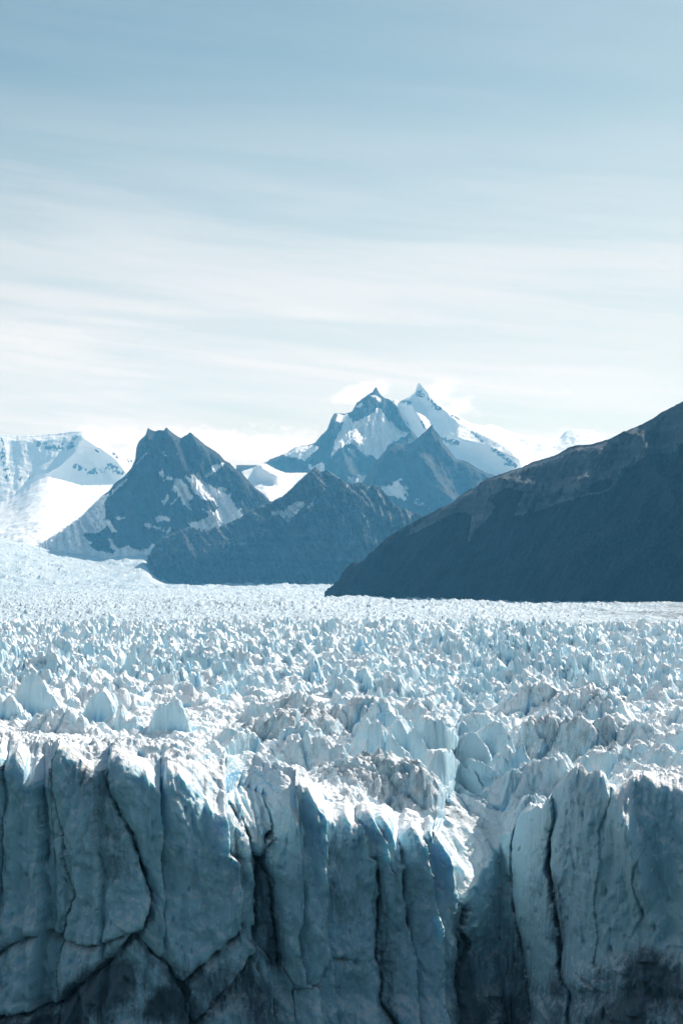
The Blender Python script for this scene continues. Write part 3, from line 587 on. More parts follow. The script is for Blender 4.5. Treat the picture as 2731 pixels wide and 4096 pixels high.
SLAB_LABELS = {
 0: 'narrow pale slab at the left end of the glacier wall', 1: 'smooth slab with a rounded tooth tip, second from the left of the wall', 2: 'recessed strip of wall left of the flat-topped tall slab, with a wedge block in it',
 3: 'tall flat-fronted slab with a vertical left edge and dark stain down its right', 4: 'narrow stained sliver right of the tall flat-fronted slab', 5: 'broad curved slab whose crest falls right to a bright notch',
 6: 'wide smooth rounded slab right of the bright notch', 7: 'slab with a rounded block stuck on it, left of the black crevasse', 8: 'dark cracked column of ice inside the black crevasse',
 9: 'small tower with a sunlit pointed top right of the black crevasse', 10: 'pale shark-fin slab at the middle of the wall', 11: 'fluted slab between the shark fin and the rounded knob',
 12: 'slim stained column under the rounded knob in the middle of the wall', 13: 'leaning fin with a bright curved crest, broken off at its foot', 14: 'smooth fin with a bright sunlit right edge', 15: 'thin fluted ribs just left of the sunlit gully',
 16: 'sunlit gully wall with deep grooves at the re-entrant of the front', 17: 'shaded foot of the gully left of the dark right wall', 18: 'shaded slab with a rounded shoulder at the left end of the dark right wall', 19: 'shaded slab left of the long black vertical crack in the right wall',
 20: 'high dark slab with a pointed tip at the top of the right wall', 21: 'sliver beside the pointed tip of the right wall', 22: 'dark wall slab below the sunlit spur on the right', 23: 'rightmost dark slab of the wall with a level crest'}
def body_label(k):
    cx, py, cy, hw = bodies[k][:4]; dr, rnd = bodies[k][10], bodies[k][9]
    look = 'grey dirty-streaked' if dr > .6 else 'grey-veined' if dr > .25 else 'clean white'
    form = 'rounded hump' if rnd > .4 else 'blunt block' if rnd > .15 else 'sharp-crested fin'
    size = 'broad' if hw > 8 else 'mid-sized' if hw > 5 else 'small'
    xs = ['at the left', 'above the flat-fronted slab', 'above the broad curved slab', 'above the rounded smooth slab', 'above the black crevasse', 'above the shark-fin slab', 'above the rounded knob', 'above the sunlit gully', 'left of the pointed wall tip', 'above the pointed wall tip', 'at the right']
    j = int(np.searchsorted([40, 100, 155, 225, 290, 345, 400, 470, 540, 630], cx))
    dd = 'just behind the front' if cy < 395 else 'a little behind the front' if cy < 432 else 'farther back'
    return '%s %s %s %s, %s' % (size, look, form, dd, xs[j])
build_near()
def split_labels():
    # look-alikes that stand in a short row are told apart by their place in it
    by = {}
    for o in S.objects:
        if o.get('category') == 'serac': by.setdefault(o['label'], []).append(o)
    words = ['leftmost', 'second from left', 'third from left', 'fourth from left', 'fifth from left', 'sixth from left', 'seventh from left', 'eighth from left']
    for lab, os_ in by.items():
        if 1 < len(os_) <= 9:
            os_.sort(key=lambda o: o.location.x / o.location.y)
            for i, o in enumerate(os_):
                w_ = 'rightmost' if i == len(os_) - 1 else words[i]
                new = w_ + ' ' + lab.replace('clean white', 'clean')
                if len(new.split()) <= 16: o['label'] = new
split_labels()

# ------------------------------------------------------------------ far glacier
def build_far():
    px = columns(1.15, -14, 696, 1.16, 24); nr = 440
    Y = (1085 * (9300 / 1085) ** (np.linspace(0, 1, nr) ** 1.0))[:, None].astype(f32)
    P = np.broadcast_to(px[None, :], (nr, len(px))).astype(f32); Y = np.broadcast_to(Y, P.shape).astype(f32)
    X = (P - 341) / F * Y
    # target rows on the picture, as real heights
    lev = interp(Y[:, 0], [(1085, -58), (1300, -60), (1700, -58), (2400, -55), (3100, -60), (4500, -66), (7200, -66), (9300, -76)])[:, None]
    Z = lev + 0 * P
    Z = Z - smooth(P, 330, 640) * smooth(Y, 2300, 3400) * 8
    # the trunk climbs to the left into its icefall
    left = smooth(P, 165, 60); crestpy = interp(P, [(-200, 520), (0, 540), (60, 553), (100, 557), (135, 556), (150, 552), (175, 556)])
    zt = -(crestpy - HOR) * 9000 / F
    Z = Z + (zt - Z) * smooth(Y, 6300, 9000) * smooth(P, 172, 140)
    # right side: banded, smoother ice, bulging up towards the dark mountain
    Z += smooth(P, 380, 700) * (4.0 * smooth(Y, 1300, 2600) * smooth(Y, 4200, 2900))
    Z += (3 + Y * 0.0008) * fbm(X / 160, Y / 260, 0, 301, 3) * 2
    wX, wY = X + 6 * fbm(X / 40, Y / 40, 0, 303, 2), Y + 8 * fbm(X / 40, Y / 40, 3, 304, 2)
    a, _ = shards(wX, wY, 10, 0.9, 311, 0.5, 3.8, -0.5, 0.4, 0.9)
    b, _ = shards(wX, wY, 24, 0.9, 312, 1.0, 7.0, -0.5, 0.4, 0.9)
    c, _ = shards(wX, wY, 55, 1.2, 313, 1.0, 22.0, -0.5, 0.4, 0.9)
    w1 = smooth(Y, 3600, 2200); w2 = smooth(Y, 1600, 2800) * smooth(Y, 7000, 4500); w3 = smooth(Y, 4200, 7000)
    quiet = 1 - 0.6 * smooth(P, 430, 640) * smooth(Y, 1200, 2000)
    Z += (a * (0.5 + 0.5 * w1) + 0.75 * b * w2 + 0.5 * c * w3) * quiet
    Z += 5.0 * ridged((X + Y * 0.35) / 60, Y / 240, 0, 321, 3) * smooth(P, 430, 640) * smooth(Y, 4000, 2500)
    Z += (CAMZ)
    dirt_shade = 0.10 + 0.40 * fbm(X / 90, Y / 200, 0, 305, 4) + 0.40 * smooth(P, 560, 690) * smooth(fbm((X + Y * .3) / 60, Y / 420, 0, 306, 3), 0.0, 0.3) * smooth(Y, 3500, 1500)
    dirt_shade += 0.22 * smooth(polydist(P, HOR - (Z - CAMZ) * F / Y, [(110, 622), (240, 618), (350, 622), (460, 616)]), 26, 5) + 0.30 * smooth(P, 430, 560) + 0.5 * smooth(P, 470, 640) * np.clip(fbm((X + Y * .25) / 45, Y / 300, 0, 308, 4) * 2.2, 0, 1)
    m = ice_material('far_ice', 6.0, dist=0.5, crust=(0.49, 0.595, 0.66, 1), ice=(0.26, 0.45, 0.57, 1))
    o = mesh_from('glacier', np.stack([X, Y, Z], -1).reshape(-1, 3), grid_quads(nr, len(px)), m, {'dirt_shade': dirt_shade.ravel(), 'blue': 0.2 + 0 * dirt_shade.ravel()}, False)
    tag(o, 'far glacier trunk of small blue-white crevassed ice reaching to the mountains', None, None, 'structure')
build_far()

# ------------------------------------------------------------------ mountains
def mountain(name, label, mat, sil, Yr, Yb, base, x0, x1, step, rows, seed, amp, gw=1.0, snow=None, forest=None, spurs=(), gully=(60, 260), shear=0.0, prof=1.0, rough=1.0, cat=None, ridge_jit=0.6, warp=1.2, yr_tab=None, autosnow=None, chop=0, pale=None):
    """one mountain: traced skyline at its own distance, flanks falling to the front with spurs and gullies, and a back side"""
    px = np.arange(x0, x1 + step, step).astype(f32)
    sp = interp(px, sil) + ridge_jit * fbm(px * 0.35, 0 * px, seed, seed, 4) * 2
    Yt = interp(px, yr_tab) if yr_tab else np.full_like(px, Yr)
    Ybt = interp(px, Yb) if isinstance(Yb, list) else np.full_like(px, Yb)
    bp = interp(px, base) if isinstance(base, list) else np.full_like(px, base)
    zr = -(sp - HOR) * Yt / F; zb = -(bp - HOR) * Ybt / F
    t = np.linspace(0, 1, rows)[:, None].astype(f32)
    kern = np.hanning(31); kern /= kern.sum(); zs = np.convolve(np.pad(zr, 15, mode='edge'), kern, 'valid').astype(f32)
    wr = np.exp(-t / 0.10) * (1 - t); zt_ = zs[None, :] + (zr - zs)[None, :] * wr
    Z = zt_ + (np.minimum(zb, zr - 5)[None, :] - zt_) * t ** prof
    Y = Yt + (Ybt - Yt) * (0.15 * t + 0.85 * t ** 1.05)
    X = (px[None, :] - 341) / F * Yt
    P = np.broadcast_to(px[None, :], Z.shape).astype(f32)
    env = smooth(t, 0.0, 0.10) * (1 - 0.75 * smooth(t, .85, 1))
    G = ridged((X + shear * Z + amp * .5 * perlin(X / gully[1], Z / gully[1], 0, seed + 5)) / gully[0], Z / gully[1], 0, seed, 5, 0.58)
    G2 = fbm(X / (gully[0] * 3.5), Z / (gully[1] * 2), 0, seed + 9, 4)
    push = env * amp * (0.55 * gw * G + 1.3 * G2)
    py = HOR - Z * F / Y
    for pts, w, a in spurs:
        d = polydist(P, py, pts); push = push + a * np.clip(1 - d / w, 0, 1) ** 1.3
    Y = Y - push
    X = (px[None, :] - 341) / F * Yt * (1 + (Y / Yt - 1) * 0.85)
    Z = Z + env * amp * 0.17 * rough * ridged(X / (gully[0] * .35), Y / (gully[0] * .35), Z / (gully[0] * .35), seed + 20, 4) 
    if chop: Z = Z + chop * shards(X + 40 * fbm(X / 300, Y / 300, 0, 7, 3), Y, 45, 1.2, 77, 0.2, 1.0, 0.5, 0.002, 0.9, 0.02, 1.0)[0] * smooth(py, 508, 535)
    Pn, pyn = 341 + X * F / Y, HOR - Z * F / Y
    attrs = {}
    jx = Pn + warp * fbm(Pn * .25, pyn * .25, 3, seed + 30, 4) * 2; jy = pyn + warp * fbm(Pn * .25, pyn * .25, 8, seed + 31, 4) * 2
    def mask(polys):
        m = np.zeros(Z.shape, f32)
        for p in polys: m = np.maximum(m, inpoly(jx, jy, p).astype(f32))
        return m
    sn = mask(snow) if isinstance(snow, list) else np.full(Z.shape, 0.0 if snow is None else snow, f32)
    if autosnow is not None: sn = autosnow(Pn, pyn, Z, sn)
    attrs['snow'] = sn
    attrs['forest'] = (forest(Pn, pyn, Z, mask) if forest else np.zeros(Z.shape, f32))
    attrs['pale'] = pale(Pn, pyn, X, Z, mask).astype(f32) if pale else np.zeros(Z.shape, f32)
    # back side
    nb = 8; tb = np.linspace(0, 1, nb + 1)[1:][::-1][:, None]
    Yk = Yt + tb * (Yt - Ybt) * 1.2 + 0 * Y[:1]; Zk = zr - (zr - zb + 60) * tb + 0 * Z[:1]; Xk = (px[None, :] - 341) / F * Yt + 0 * Yk
    V = np.concatenate([np.stack([Xk, Yk, Zk + CAMZ], -1), np.stack([X, Y, Z + CAMZ], -1)], 0)
    at = {k: np.concatenate([np.repeat(v[:1], nb, 0), v], 0).ravel() for k, v in attrs.items()}
    Q = grid_quads(rows + nb, len(px))[:, ::-1]
    o = mesh_from(name, V.reshape(-1, 3), Q, mat, at, True)
    tag(o, label, cat, None, 'structure')
    return o

ROCK = rock_material('dark_rock', 2.2, (0.016, 0.022, 0.026, 1), (0.048, 0.054, 0.056, 1), strata=0.55)
ROCK2 = rock_material('slope_rock', 1.8, (0.022, 0.030, 0.036, 1), (0.17, 0.18, 0.185, 1), strata=0.65)
SNOWROCK = rock_material('snow_face', 3.0, (0.07, 0.08, 0.09, 1), (0.16, 0.165, 0.17, 1), strata=0.3, dist=18)
FOREST = rock_material('forest_slope', 0.8, (0.045, 0.058, 0.068, 1), (0.12, 0.14, 0.155, 1), strata=0.75, forest=((0.006, 0.012, 0.012, 1), (0.020, 0.023, 0.020, 1)))

# left snow massif
mountain('snow_massif', 'pale snow massif with a flat top and broken rock bands at far left', SNOWROCK,
    C1([(-900, 300), (-400, 340), (-100, 320), (0, 322), (70, 326), (160, 326), (250, 318), (330, 308), (400, 307), (425, 318), (440, 335), (470, 365), (500, 385), (540, 410), (575, 425), (610, 450), (700, 520), (900, 700)]),
    15500, 14700, 512, -180, 175, 1.1, 110, 401, 90, snow=[[(-300, 300), (300, 300), (300, 600), (-300, 600)]], gully=(260, 900), cat=None, rough=0.8,
    spurs=[(C1([(380, 370), (330, 430), (280, 480), (220, 515)]), 14, 420), (C1([(380, 370), (450, 400), (520, 450), (560, 500)]), 12, 420)],
    autosnow=lambda P, y, Z, s: s * (1 - 0.75 * np.maximum.reduce([smooth(polydist(P, y, p), w, w * .3) * smooth(fbm(P * .22, y * .16, 0, 77, 5, .65), -.16, .10) * .85 for p, w in
      [(C1([(0, 350), (20, 440), (35, 520)]), 6), (C1([(170, 362), (250, 385), (310, 370), (350, 345)]), 7), (C1([(255, 375), (300, 395)]), 6), (C1([(70, 525), (130, 515)]), 3.5), (C1([(330, 465), (400, 490), (470, 480), (540, 490)]), 6), (C1([(470, 455), (540, 480)]), 5), (C1([(385, 375), (440, 400)]), 2), (C1([(500, 405), (525, 425)]), 3), (C1([(560, 435), (590, 445)]), 3)]])))
# snow dome before it
mountain('snow_dome', 'smooth bright snow dome above the icefall at left', rock_material('snow_cover', 3.0, (0.3, 0.33, 0.35, 1), (0.4, 0.42, 0.43, 1), strata=.3, dist=10),
    C1([(-900, 700), (-200, 680), (0, 628), (40, 612), (80, 590), (140, 545), (180, 522), (215, 512), (260, 522), (300, 532), (360, 550), (430, 550), (500, 547), (600, 560), (800, 700)]),
    13000, 9300, 566, -150, 170, 1.2, 130, 411, 40, snow=0.85, gully=(500, 900), prof=0.9, rough=2.2, warp=0, gw=0, chop=16,
    autosnow=lambda P, y, Z, s: s - 0.05 * smooth(y, 515, 530))
# right snow range behind the twin summit
mountain('snow_range', 'white snow range with a small rock-tipped summit sloping to the right', SNOWROCK,
    C2([(-300, 500), (200, 420), (360, 170), (385, 150), (400, 162), (420, 158), (445, 150), (468, 135), (478, 110), (486, 108), (500, 128), (520, 128), (530, 150), (570, 185), (640, 228), (700, 260), (755, 262), (770, 252), (800, 258), (860, 285), (940, 302), (1030, 310), (1065, 305), (1085, 280), (1110, 274), (1195, 275), (1215, 290), (1250, 298), (1330, 288), (1350, 268), (1420, 250), (1500, 300), (1900, 420)]),
    15800, 12900, 520, 300, 760, 1.1, 120, 421, 130, gully=(320, 900), rough=0.7, ridge_jit=.35,
    spurs=[(C2([(486, 110), (560, 200), (640, 270), (740, 325), (820, 370), (880, 425)]), 20, 520), (C2([(440, 165), (470, 220), (510, 280)]), 10, 260), (C2([(640, 330), (760, 370), (860, 420)]), 16, 300)],
    snow=[[(250, 300), (900, 300), (900, 600), (250, 600)]],
    autosnow=lambda P, y, Z, s: s * (1 - 1.0 * np.maximum.reduce([smooth(polydist(P, y, p), w * 1.5, w * .3) * smooth(fbm(P * .5, y * .5, 0, 88, 3), -.22, .0) for p, w in
      [(C2([(486, 112), (488, 130), (478, 132), (500, 134)]), 2.4), (C2([(415, 158), (450, 168)]), 2.4), (C2([(520, 145), (550, 170), (575, 188)]), 1.5), (C2([(545, 180), (565, 190)]), 2), (C2([(615, 215), (650, 232)]), 1.1), (C2([(585, 315), (640, 330)]), 3.2), (C2([(700, 285), (745, 325)]), 1.3), (C2([(785, 355), (820, 378), (850, 400), (880, 425)]), 2.2), (C2([(835, 415), (880, 422)]), 1.6), (C2([(495, 240), (508, 270)]), 1.0), (C2([(420, 225), (450, 265)]), .8)]])))
# main summit
mountain('main_peak', 'rocky twin-ridged summit with a hanging snow basin on its face', ROCK,
    C2([(-160, 420), (-120, 395), (-60, 372), (-20, 345), (0, 342), (30, 338), (60, 330), (80, 305), (110, 280), (125, 240), (140, 215), (160, 210), (190, 208), (212, 200), (230, 165), (265, 140), (295, 128), (300, 118), (309, 106), (318, 122), (330, 136), (350, 148), (365, 152), (380, 178), (400, 190), (420, 230), (440, 262), (460, 290), (500, 330), (600, 400), (700, 500)]),
    13000, 11700, 545, 236, 470, 0.8, 170, 431, 190, gully=(110, 420), rough=1.2, ridge_jit=.7,
    spurs=[(Z3([(650, 110), (560, 300), (480, 420), (330, 600)]), 9, 160), (Z3([(330, 300), (300, 450), (200, 600)]), 10, 200), (Z3([(480, 520), (400, 600), (450, 760)]), 14, 260), (Z3([(780, 220), (850, 380), (900, 440)]), 8, 220)],
    snow=[Z3([(420, 300), (370, 290), (350, 340), (400, 350), (400, 390), (345, 480), (322, 600), (340, 590), (370, 545), (430, 520), (470, 505), (520, 550), (560, 590), (630, 600), (680, 640), (700, 600), (740, 520), (800, 470), (900, 440), (860, 440), (810, 390), (770, 345), (730, 330), (690, 250), (650, 245), (600, 300), (560, 310), (540, 330), (480, 345), (440, 290)]),
          Z3([(440, 540), (480, 545), (510, 600), (490, 605), (450, 570)]), Z3([(140, 660), (200, 670), (220, 650), (275, 655), (270, 715), (250, 720), (200, 690), (170, 705)]), Z3([(440, 745), (470, 770), (530, 755), (510, 725), (560, 745), (655, 705), (600, 820), (540, 790), (470, 810), (440, 790)]),
          Z3([(500, 230), (545, 200), (560, 215), (520, 240)]), Z3([(600, 150), (640, 145), (690, 170), (680, 200), (640, 170)]), Z3([(740, 430), (870, 420), (900, 430), (830, 470), (790, 500)]), Z3([(-60, 530), (70, 525), (200, 515), (230, 540), (180, 575), (130, 635), (60, 610), (0, 600), (-80, 560)])],
    autosnow=lambda P, y, Z, s: np.where((np.abs(P - 368) < 6) & (np.abs(y - 421) < 6) & (s > .5), s, s))
# col glacier between the two middle mountains
mountain('snow_col', 'bright snow saddle between the middle dark mountains', rock_material('col_snow', 2.0, (0.3, 0.33, 0.35, 1), (0.4, 0.42, 0.43, 1), strata=.3, dist=8),
    Z2([(800, 700), (950, 560), (1040, 528), (1080, 515), (1140, 498), (1200, 480), (1260, 460), (1330, 500), (1430, 540), (1560, 540), (1800, 540)]),
    11800, 10400, 520, 222, 330, 0.9, 60, 441, 90, snow=1.0, gully=(200, 400), warp=0, spurs=[(Z2([(1215, 505), (1240, 540), (1360, 600)]), 9, 260)])
# dark pointed peak
mountain('pointed_peak', 'dark pointed rock peak before the snow range', ROCK,
    C2([(100, 700), (200, 560), (260, 480), (300, 420), (340, 370), (385, 340), (400, 335), (425, 335), (450, 332), (480, 312), (510, 290), (525, 275), (535, 262), (545, 278), (570, 300), (585, 330), (605, 352), (635, 393), (680, 405), (720, 430), (760, 452), (800, 464), (900, 520), (1100, 640)]),
    10800, [(325, 10200), (560, 9500)], 565, 325, 560, 0.9, 150, 451, 170, gully=(110, 420), rough=1.0, shear=.35, yr_tab=[(325, 11100), (560, 10200)],
    spurs=[(Z3([(1060, 385), (940, 600), (1100, 800), (1200, 950)]), 12, 200), (Z3([(780, 520), (680, 700), (620, 800)]), 10, 200), (Z3([(880, 640), (1000, 790), (1200, 960)]), 8, 160)],
    snow=[Z3([(675, 810), (720, 820), (775, 815), (770, 785), (810, 775), (835, 750), (840, 770), (820, 790), (850, 820), (890, 830), (870, 850), (895, 880), (850, 885), (890, 930), (830, 910), (780, 895), (730, 890), (700, 860)]),
          Z3([(925, 945), (945, 935), (960, 950), (1010, 955), (1000, 965), (940, 960)]), Z3([(945, 910), (965, 910), (970, 930), (950, 925)]), Z3([(1030, 990), (1045, 975), (1052, 990)])])
# middle dark mountain
mountain('dark_mountain', 'steep dark mountain with a notched top and hanging snowfields', ROCK,
    C1([(60, 860), (160, 830), (230, 785), (290, 742), (370, 682), (400, 650), (450, 605), (490, 580), (515, 545), (560, 515), (590, 480), (608, 440), (610, 390), (620, 360), (640, 345), (655, 335), (663, 303), (672, 308), (690, 312), (715, 306), (735, 312), (745, 300), (765, 315), (790, 330), (810, 338), (830, 330), (853, 320), (880, 340), (920, 370), (960, 395), (985, 415), (1005, 440), (1025, 448), (1050, 475), (1075, 485), (1100, 515), (1140, 560), (1180, 590), (1200, 610), (1250, 680), (1350, 800)]),
    9300, [(14, 8950), (290, 8050)], 578, 14, 290, 0.8, 200, 461, 170, gully=(70, 420), rough=1.1, shear=.45, gw=1.0, warp=0.9, yr_tab=[(14, 9650), (290, 8750)],
    spurs=[(Z2([(370, 150), (420, 330), (540, 570), (700, 800), (760, 930)]), 12, 150), (Z2([(210, 160), (130, 400), (0, 600), (-160, 760)]), 12, 170), (Z2([(584, 195), (700, 450), (640, 620)]), 10, 120)],
    snow=[Z2([(440, 590), (500, 600), (550, 640), (570, 700), (605, 740), (605, 770), (570, 790), (595, 870), (585, 885), (520, 820), (480, 750), (430, 820), (405, 835), (440, 780), (470, 750), (470, 720), (415, 695), (440, 640)]),
          Z2([(530, 570), (600, 590), (660, 600), (720, 620), (800, 680), (860, 700), (920, 730), (950, 710), (945, 760), (985, 820), (1000, 870), (1050, 860), (1030, 880), (1058, 925), (980, 975), (880, 1010), (730, 1080), (550, 1050), (590, 1020), (560, 990), (650, 970), (740, 940), (750, 900), (680, 860), (760, 885), (810, 880), (835, 850), (790, 790), (700, 780), (640, 740), (580, 670), (600, 660)]),
          Z2([(720, 590), (700, 575), (740, 550), (780, 510), (770, 490), (800, 460), (850, 460), (880, 440), (890, 455), (840, 510), (790, 545)]), Z2([(75, 490), (140, 400), (205, 342), (195, 370), (130, 435)]), Z2([(295, 540), (330, 512), (350, 560), (345, 585), (310, 555)]), Z2([(365, 575), (410, 575), (425, 600), (400, 612), (365, 595)]), Z2([(330, 595), (360, 605), (360, 625), (340, 618)]),
          Z2([(575, 555), (610, 553), (645, 580), (640, 590), (600, 575)]), Z2([(330, 790), (350, 780), (365, 740), (390, 735), (385, 780), (350, 830), (340, 810)]), Z2([(265, 945), (320, 920), (360, 928), (408, 945), (395, 975), (340, 965), (260, 990), (280, 970)]), Z2([(165, 1000), (210, 990), (260, 1020), (340, 1040), (370, 1065), (400, 1025), (405, 1065), (375, 1092), (365, 1068), (310, 1050), (240, 1025), (210, 1038), (175, 1022)]),
          Z2([(815, 670), (850, 660), (870, 675), (900, 680), (920, 680), (910, 705), (880, 695), (840, 690)]), Z2([(315, 345), (345, 360), (380, 408), (350, 390)]), Z2([(430, 405), (470, 362), (460, 380)]), Z1([(30, 0), (30, 0)]),
          Z1([(985, 720), (930, 830), (950, 870), (945, 940), (915, 960), (985, 960), (1000, 1000), (1045, 1070), (1010, 1070), (960, 1020), (900, 1060), (860, 1090), (760, 1075), (750, 1100), (790, 1150), (835, 1170), (800, 1180), (830, 1220), (880, 1240), (940, 1255), (1060, 1250), (980, 1210), (985, 1170), (950, 1120), (1000, 1140), (1030, 1190), (1075, 1215), (1140, 1185), (1200, 1220), (1260, 1235), (1340, 1215), (1350, 1180), (1420, 1178), (1400, 1210), (1350, 1260), (1300, 1300), (1240, 1480), (200, 1480), (100, 1200), (300, 1000), (700, 900), (900, 750)]),
          Z1([(1010, 720), (1025, 680), (1090, 620), (1070, 670)]), Z1([(1025, 940), (1060, 930), (1130, 945), (1080, 960)]), Z1([(980, 755), (1010, 700), (1090, 620), (1150, 590), (1100, 650), (1050, 680)])])
# lower mountain before it
mountain('lower_mountain', 'lower front mountain with sun-raked rock ribs on its right flank', ROCK2,
    Z2([(100, 1640), (190, 1470), (200, 1350), (215, 1290), (235, 1240), (300, 1180), (330, 1150), (360, 1130), (440, 1110), (480, 1075), (545, 1052), (620, 1058), (730, 1078), (780, 1055), (860, 1035), (960, 985), (1050, 935), (1100, 890), (1200, 845), (1300, 800), (1390, 765), (1460, 710), (1568, 605)]) +
    Z3([(170, 715), (210, 698), (240, 730), (290, 722), (340, 740), (420, 790), (470, 815), (520, 790), (560, 810), (600, 830), (640, 800), (700, 850), (760, 930), (800, 990), (880, 1000), (990, 1050), (1100, 1110), (1300, 1250)]),
    7900, [(140, 7750), (250, 7500), (330, 7350), (480, 7050)], 587, 138, 465, 0.85, 170, 471, 190, gully=(48, 420), shear=.85, rough=1.3, warp=0.8, gw=1.9, pale=lambda P, y, X, Z, mask: mask([Z3([(200, 830), (260, 760), (420, 790), (600, 830), (760, 930), (880, 1000), (1000, 1060), (850, 1130), (640, 1290), (480, 1440), (420, 1480), (330, 1330), (240, 1180), (200, 1000)])]) * smooth(ridged((P - (y - 500) * .98) / 5.5, y / 60, 0, 900, 4), .15, .6) * smooth(fbm(P / 12, y / 12, 0, 901, 3), -.3, .25) * 1.0, yr_tab=[(138, 8050), (300, 7800), (465, 7350)],  # pale: sun-raked ribs painted on the right flank as lighter colour
    spurs=[(Z3([(210, 698), (160, 900), (80, 1080), (-300, 1250), (-700, 1400)]), 22, 200), (Z3([(210, 840), (300, 950), (420, 1150), (640, 1280)]), 8, 110), (Z3([(290, 722), (500, 950), (700, 1100), (850, 1120)]), 9, 120), (Z3([(180, 1100), (240, 1300), (400, 1500)]), 10, 130), (Z2([(545, 1052), (560, 1250), (300, 1440)]), 10, 120)],
    snow=[Z2([(1300, 880), (1340, 890), (1420, 870), (1480, 830), (1568, 795), (1620, 800), (1560, 880), (1500, 930), (1440, 985), (1460, 940), (1400, 935), (1390, 910), (1310, 915)]), Z2([(970, 1175), (1040, 1165), (1100, 1165), (1060, 1185), (985, 1198)]), Z2([(1200, 1080), (1300, 1035), (1305, 1050), (1210, 1090)]), Z2([(895, 1115), (930, 1130), (965, 1150), (930, 1145)]), Z2([(1010, 1140), (1035, 1115), (1050, 1120), (1030, 1135)]), Z2([(1180, 945), (1205, 945), (1190, 965)]), Z2([(300, 1215), (325, 1218), (350, 1240), (330, 1238)]), Z2([(420, 1125), (445, 1120), (440, 1138)]),
          Z3([(385, 895), (410, 900), (450, 940), (440, 945), (400, 920)]), Z3([(490, 980), (500, 985), (560, 1030), (600, 1110), (610, 1140), (590, 1120), (570, 1060), (540, 1020)]), Z3([(140, 975), (180, 940), (210, 920), (190, 950), (160, 985)]), Z3([(580, 822), (600, 818), (612, 826), (590, 832)]), Z3([(410, 878), (430, 890), (420, 893)])])
# right dark forested mountain
def right_forest(P, y, Z, mask):
    rockband = mask([Z4([(0, 850), (115, 780), (345, 680), (500, 615), (720, 545), (900, 495), (1140, 430), (1280, 350), (1568, 185), (1600, 420), (1500, 560), (1330, 560), (1260, 600), (1200, 650), (1130, 720), (1060, 800), (960, 850), (880, 850), (800, 880), (650, 925), (600, 950), (500, 980), (545, 830), (440, 995), (360, 1000), (430, 830), (330, 800), (250, 830), (190, 900), (230, 940), (180, 1020), (90, 1100), (30, 1200), (60, 1000), (20, 980), (-60, 980), (-400, 1150), (-380, 1100)])])
    tongues = mask([Z4([(450, 990), (480, 900), (545, 830), (520, 920), (490, 985)]), Z4([(610, 905), (640, 850), (715, 800), (690, 870), (650, 905)]), Z4([(885, 840), (900, 790), (970, 745), (1050, 740), (1060, 790), (980, 830)]), Z4([(345, 800), (370, 770), (395, 775), (385, 800)]), Z4([(1100, 740), (1130, 660), (1190, 650), (1150, 720)])])
    return np.clip(1 - rockband + tongues, 0, 1)
mountain('forest_mountain', 'huge dark forested mountain filling the right side behind the ice', FOREST,
    [(324, 600), (327, 592), (338, 586), (341, 575), (355, 560)] + Z3([(500, 1430), (560, 1370), (640, 1290), (720, 1210), (790, 1160), (850, 1125), (900, 1100), (990, 1050), (1060, 1015), (1110, 985), (1200, 950), (1270, 890), (1330, 850), (1400, 825), (1430, 790), (1500, 755)]) +
    Z4([(345, 678), (420, 655), (500, 615), (600, 590), (680, 560), (740, 520), (800, 500), (900, 495), (960, 478), (1040, 455), (1100, 435), (1150, 420), (1200, 385), (1280, 345), (1350, 308), (1400, 270), (1470, 235), (1568, 185), (1800, 60), (2300, -250)]),
    4300, [(300, 4150), (420, 3850), (540, 3450), (700, 2900), (900, 2500)], [(324, 601), (340, 601), (420, 602), (520, 603), (682, 606), (900, 612)], 324, 860, 0.95, 230, 481, 130, gully=(80, 420), shear=-.5, gw=1.1, rough=0.8, warp=0.8, forest=right_forest,
    yr_tab=[(324, 4250), (400, 4150), (540, 3850), (682, 3400), (900, 3100)],
    spurs=[(Z4([(1568, 1130), (1400, 1200), (1200, 1330), (1000, 1480), (780, 1600)]), 10, 60), (Z4([(1300, 860), (1200, 1100), (1000, 1180), (850, 1290), (600, 1320)]), 14, 70), (Z4([(1140, 430), (1250, 500), (1300, 620), (1500, 980)]), 16, 90), (Z4([(115, 780), (430, 830), (800, 800), (1100, 740), (1300, 560)]), 9, 60)])
# rock rib at the left edge
mountain('rock_rib', 'dark rock rib sticking out of the ice at the left edge', ROCK2, C1([(-400, 860), (-100, 900), (0, 945), (20, 950), (36, 958), (40, 968), (60, 990)]), 7300, 7000, C1([(-400, 1000), (0, 992), (60, 990)]), -90, 13, 0.8, 20, 491, 20, gully=(30, 60))

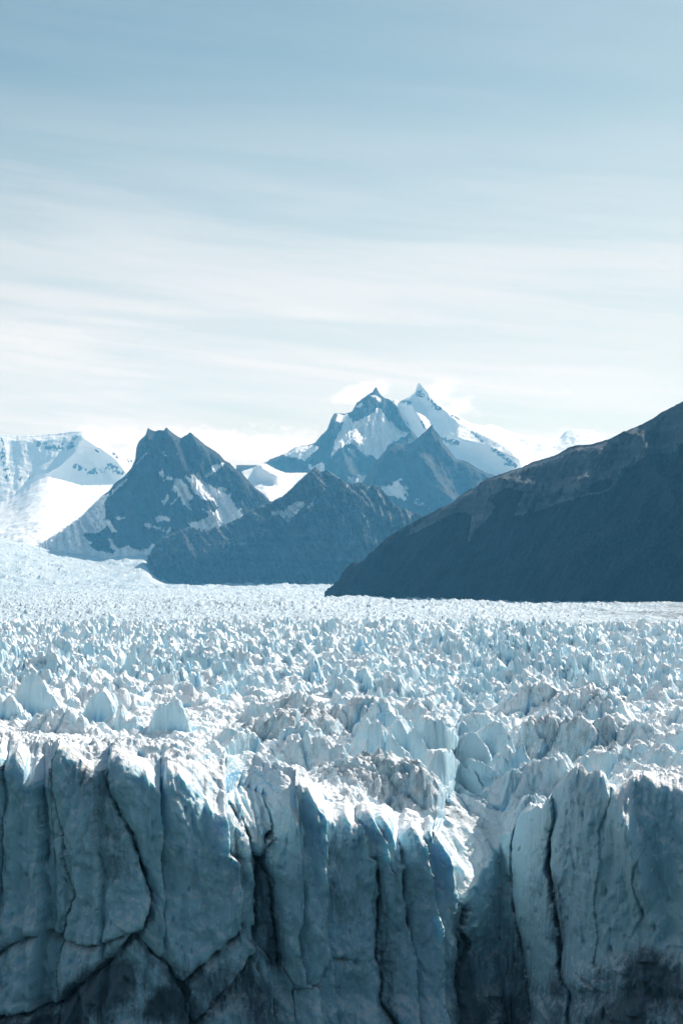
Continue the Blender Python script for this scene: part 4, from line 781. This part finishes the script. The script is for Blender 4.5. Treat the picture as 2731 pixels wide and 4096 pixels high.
# ------------------------------------------------------------------ lake, bed and the hillside the camera stands on
def sheet(name, label, x0, x1, y0, y1, n, zf, mat):
    x, y = np.meshgrid(np.linspace(x0, x1, n), np.linspace(y0, y1, n)); z = zf(x.astype(f32), y.astype(f32)) + 0 * x
    o = mesh_from(name, np.stack([x, y, z], -1).reshape(-1, 3), grid_quads(n, n), mat, {'snow': 0 * x.ravel(), 'forest': 1 + 0 * x.ravel()}, True)
    return tag(o, label, None, None, 'structure')
def lake_mat():
    m, w = new_mat('lake_water'); P = w.n('ShaderNodeNewGeometry').outputs['Position']
    return finish(m, w, (0.03, 0.09, 0.10, 1), 0.12, w.noise(P, 0.25, 4), 0.25, 0.5)
sheet('lake', 'dark green lake water at the foot of the glacier wall', -1500, 1500, 30, 420, 60, lambda x, y: 0 * x, lake_mat())
sheet('ground', 'bedrock under the ice and the lake', -16000, 16000, -3000, 17500, 60, lambda x, y: -9 + 0 * x, ROCK)
sheet('hillside', 'unseen dark forested slope the view is taken from', -1800, 1800, -1500, 60, 120,  # viewpoint hill, out of view; rise shaped to keep skylight off the wall
      lambda x, y: np.clip(97.5 - 98 * smooth(y, -4, 95) * 1.45, -8, 400) + 210 * smooth(y, -25, -560) + 8 * smooth(np.hypot(x, y), 20, 90) * fbm(x / 60, y / 60, 0, 501, 4), FOREST)

# ------------------------------------------------------------------ haze
def haze():
    x0, x1, y0, y1, z0, z1 = -16500, 16500, -3100, 17800, -10.5, 1950
    V = np.array([(x, y, z) for z in (z0, z1) for y in (y0, y1) for x in (x0, x1)], float)
    Q = np.array([(0, 2, 3, 1), (4, 5, 7, 6), (0, 1, 5, 4), (2, 6, 7, 3), (0, 4, 6, 2), (1, 3, 7, 5)])
    m, w = new_mat('haze_air')
    v = w.n('ShaderNodeVolumePrincipled', ins={'Color': (0.12, 0.42, 0.72, 1), 'Absorption Color': (1, 1, 1, 1), 'Density': 4.9e-5, 'Anisotropy': 0.2})
    o = w.n('ShaderNodeOutputMaterial'); w.t.links.new(v.outputs[0], o.inputs['Volume'])
    tag(mesh_from('haze', V, Q, m, None, False), 'thin blue air haze over the whole valley', None, None, 'stuff')
haze()
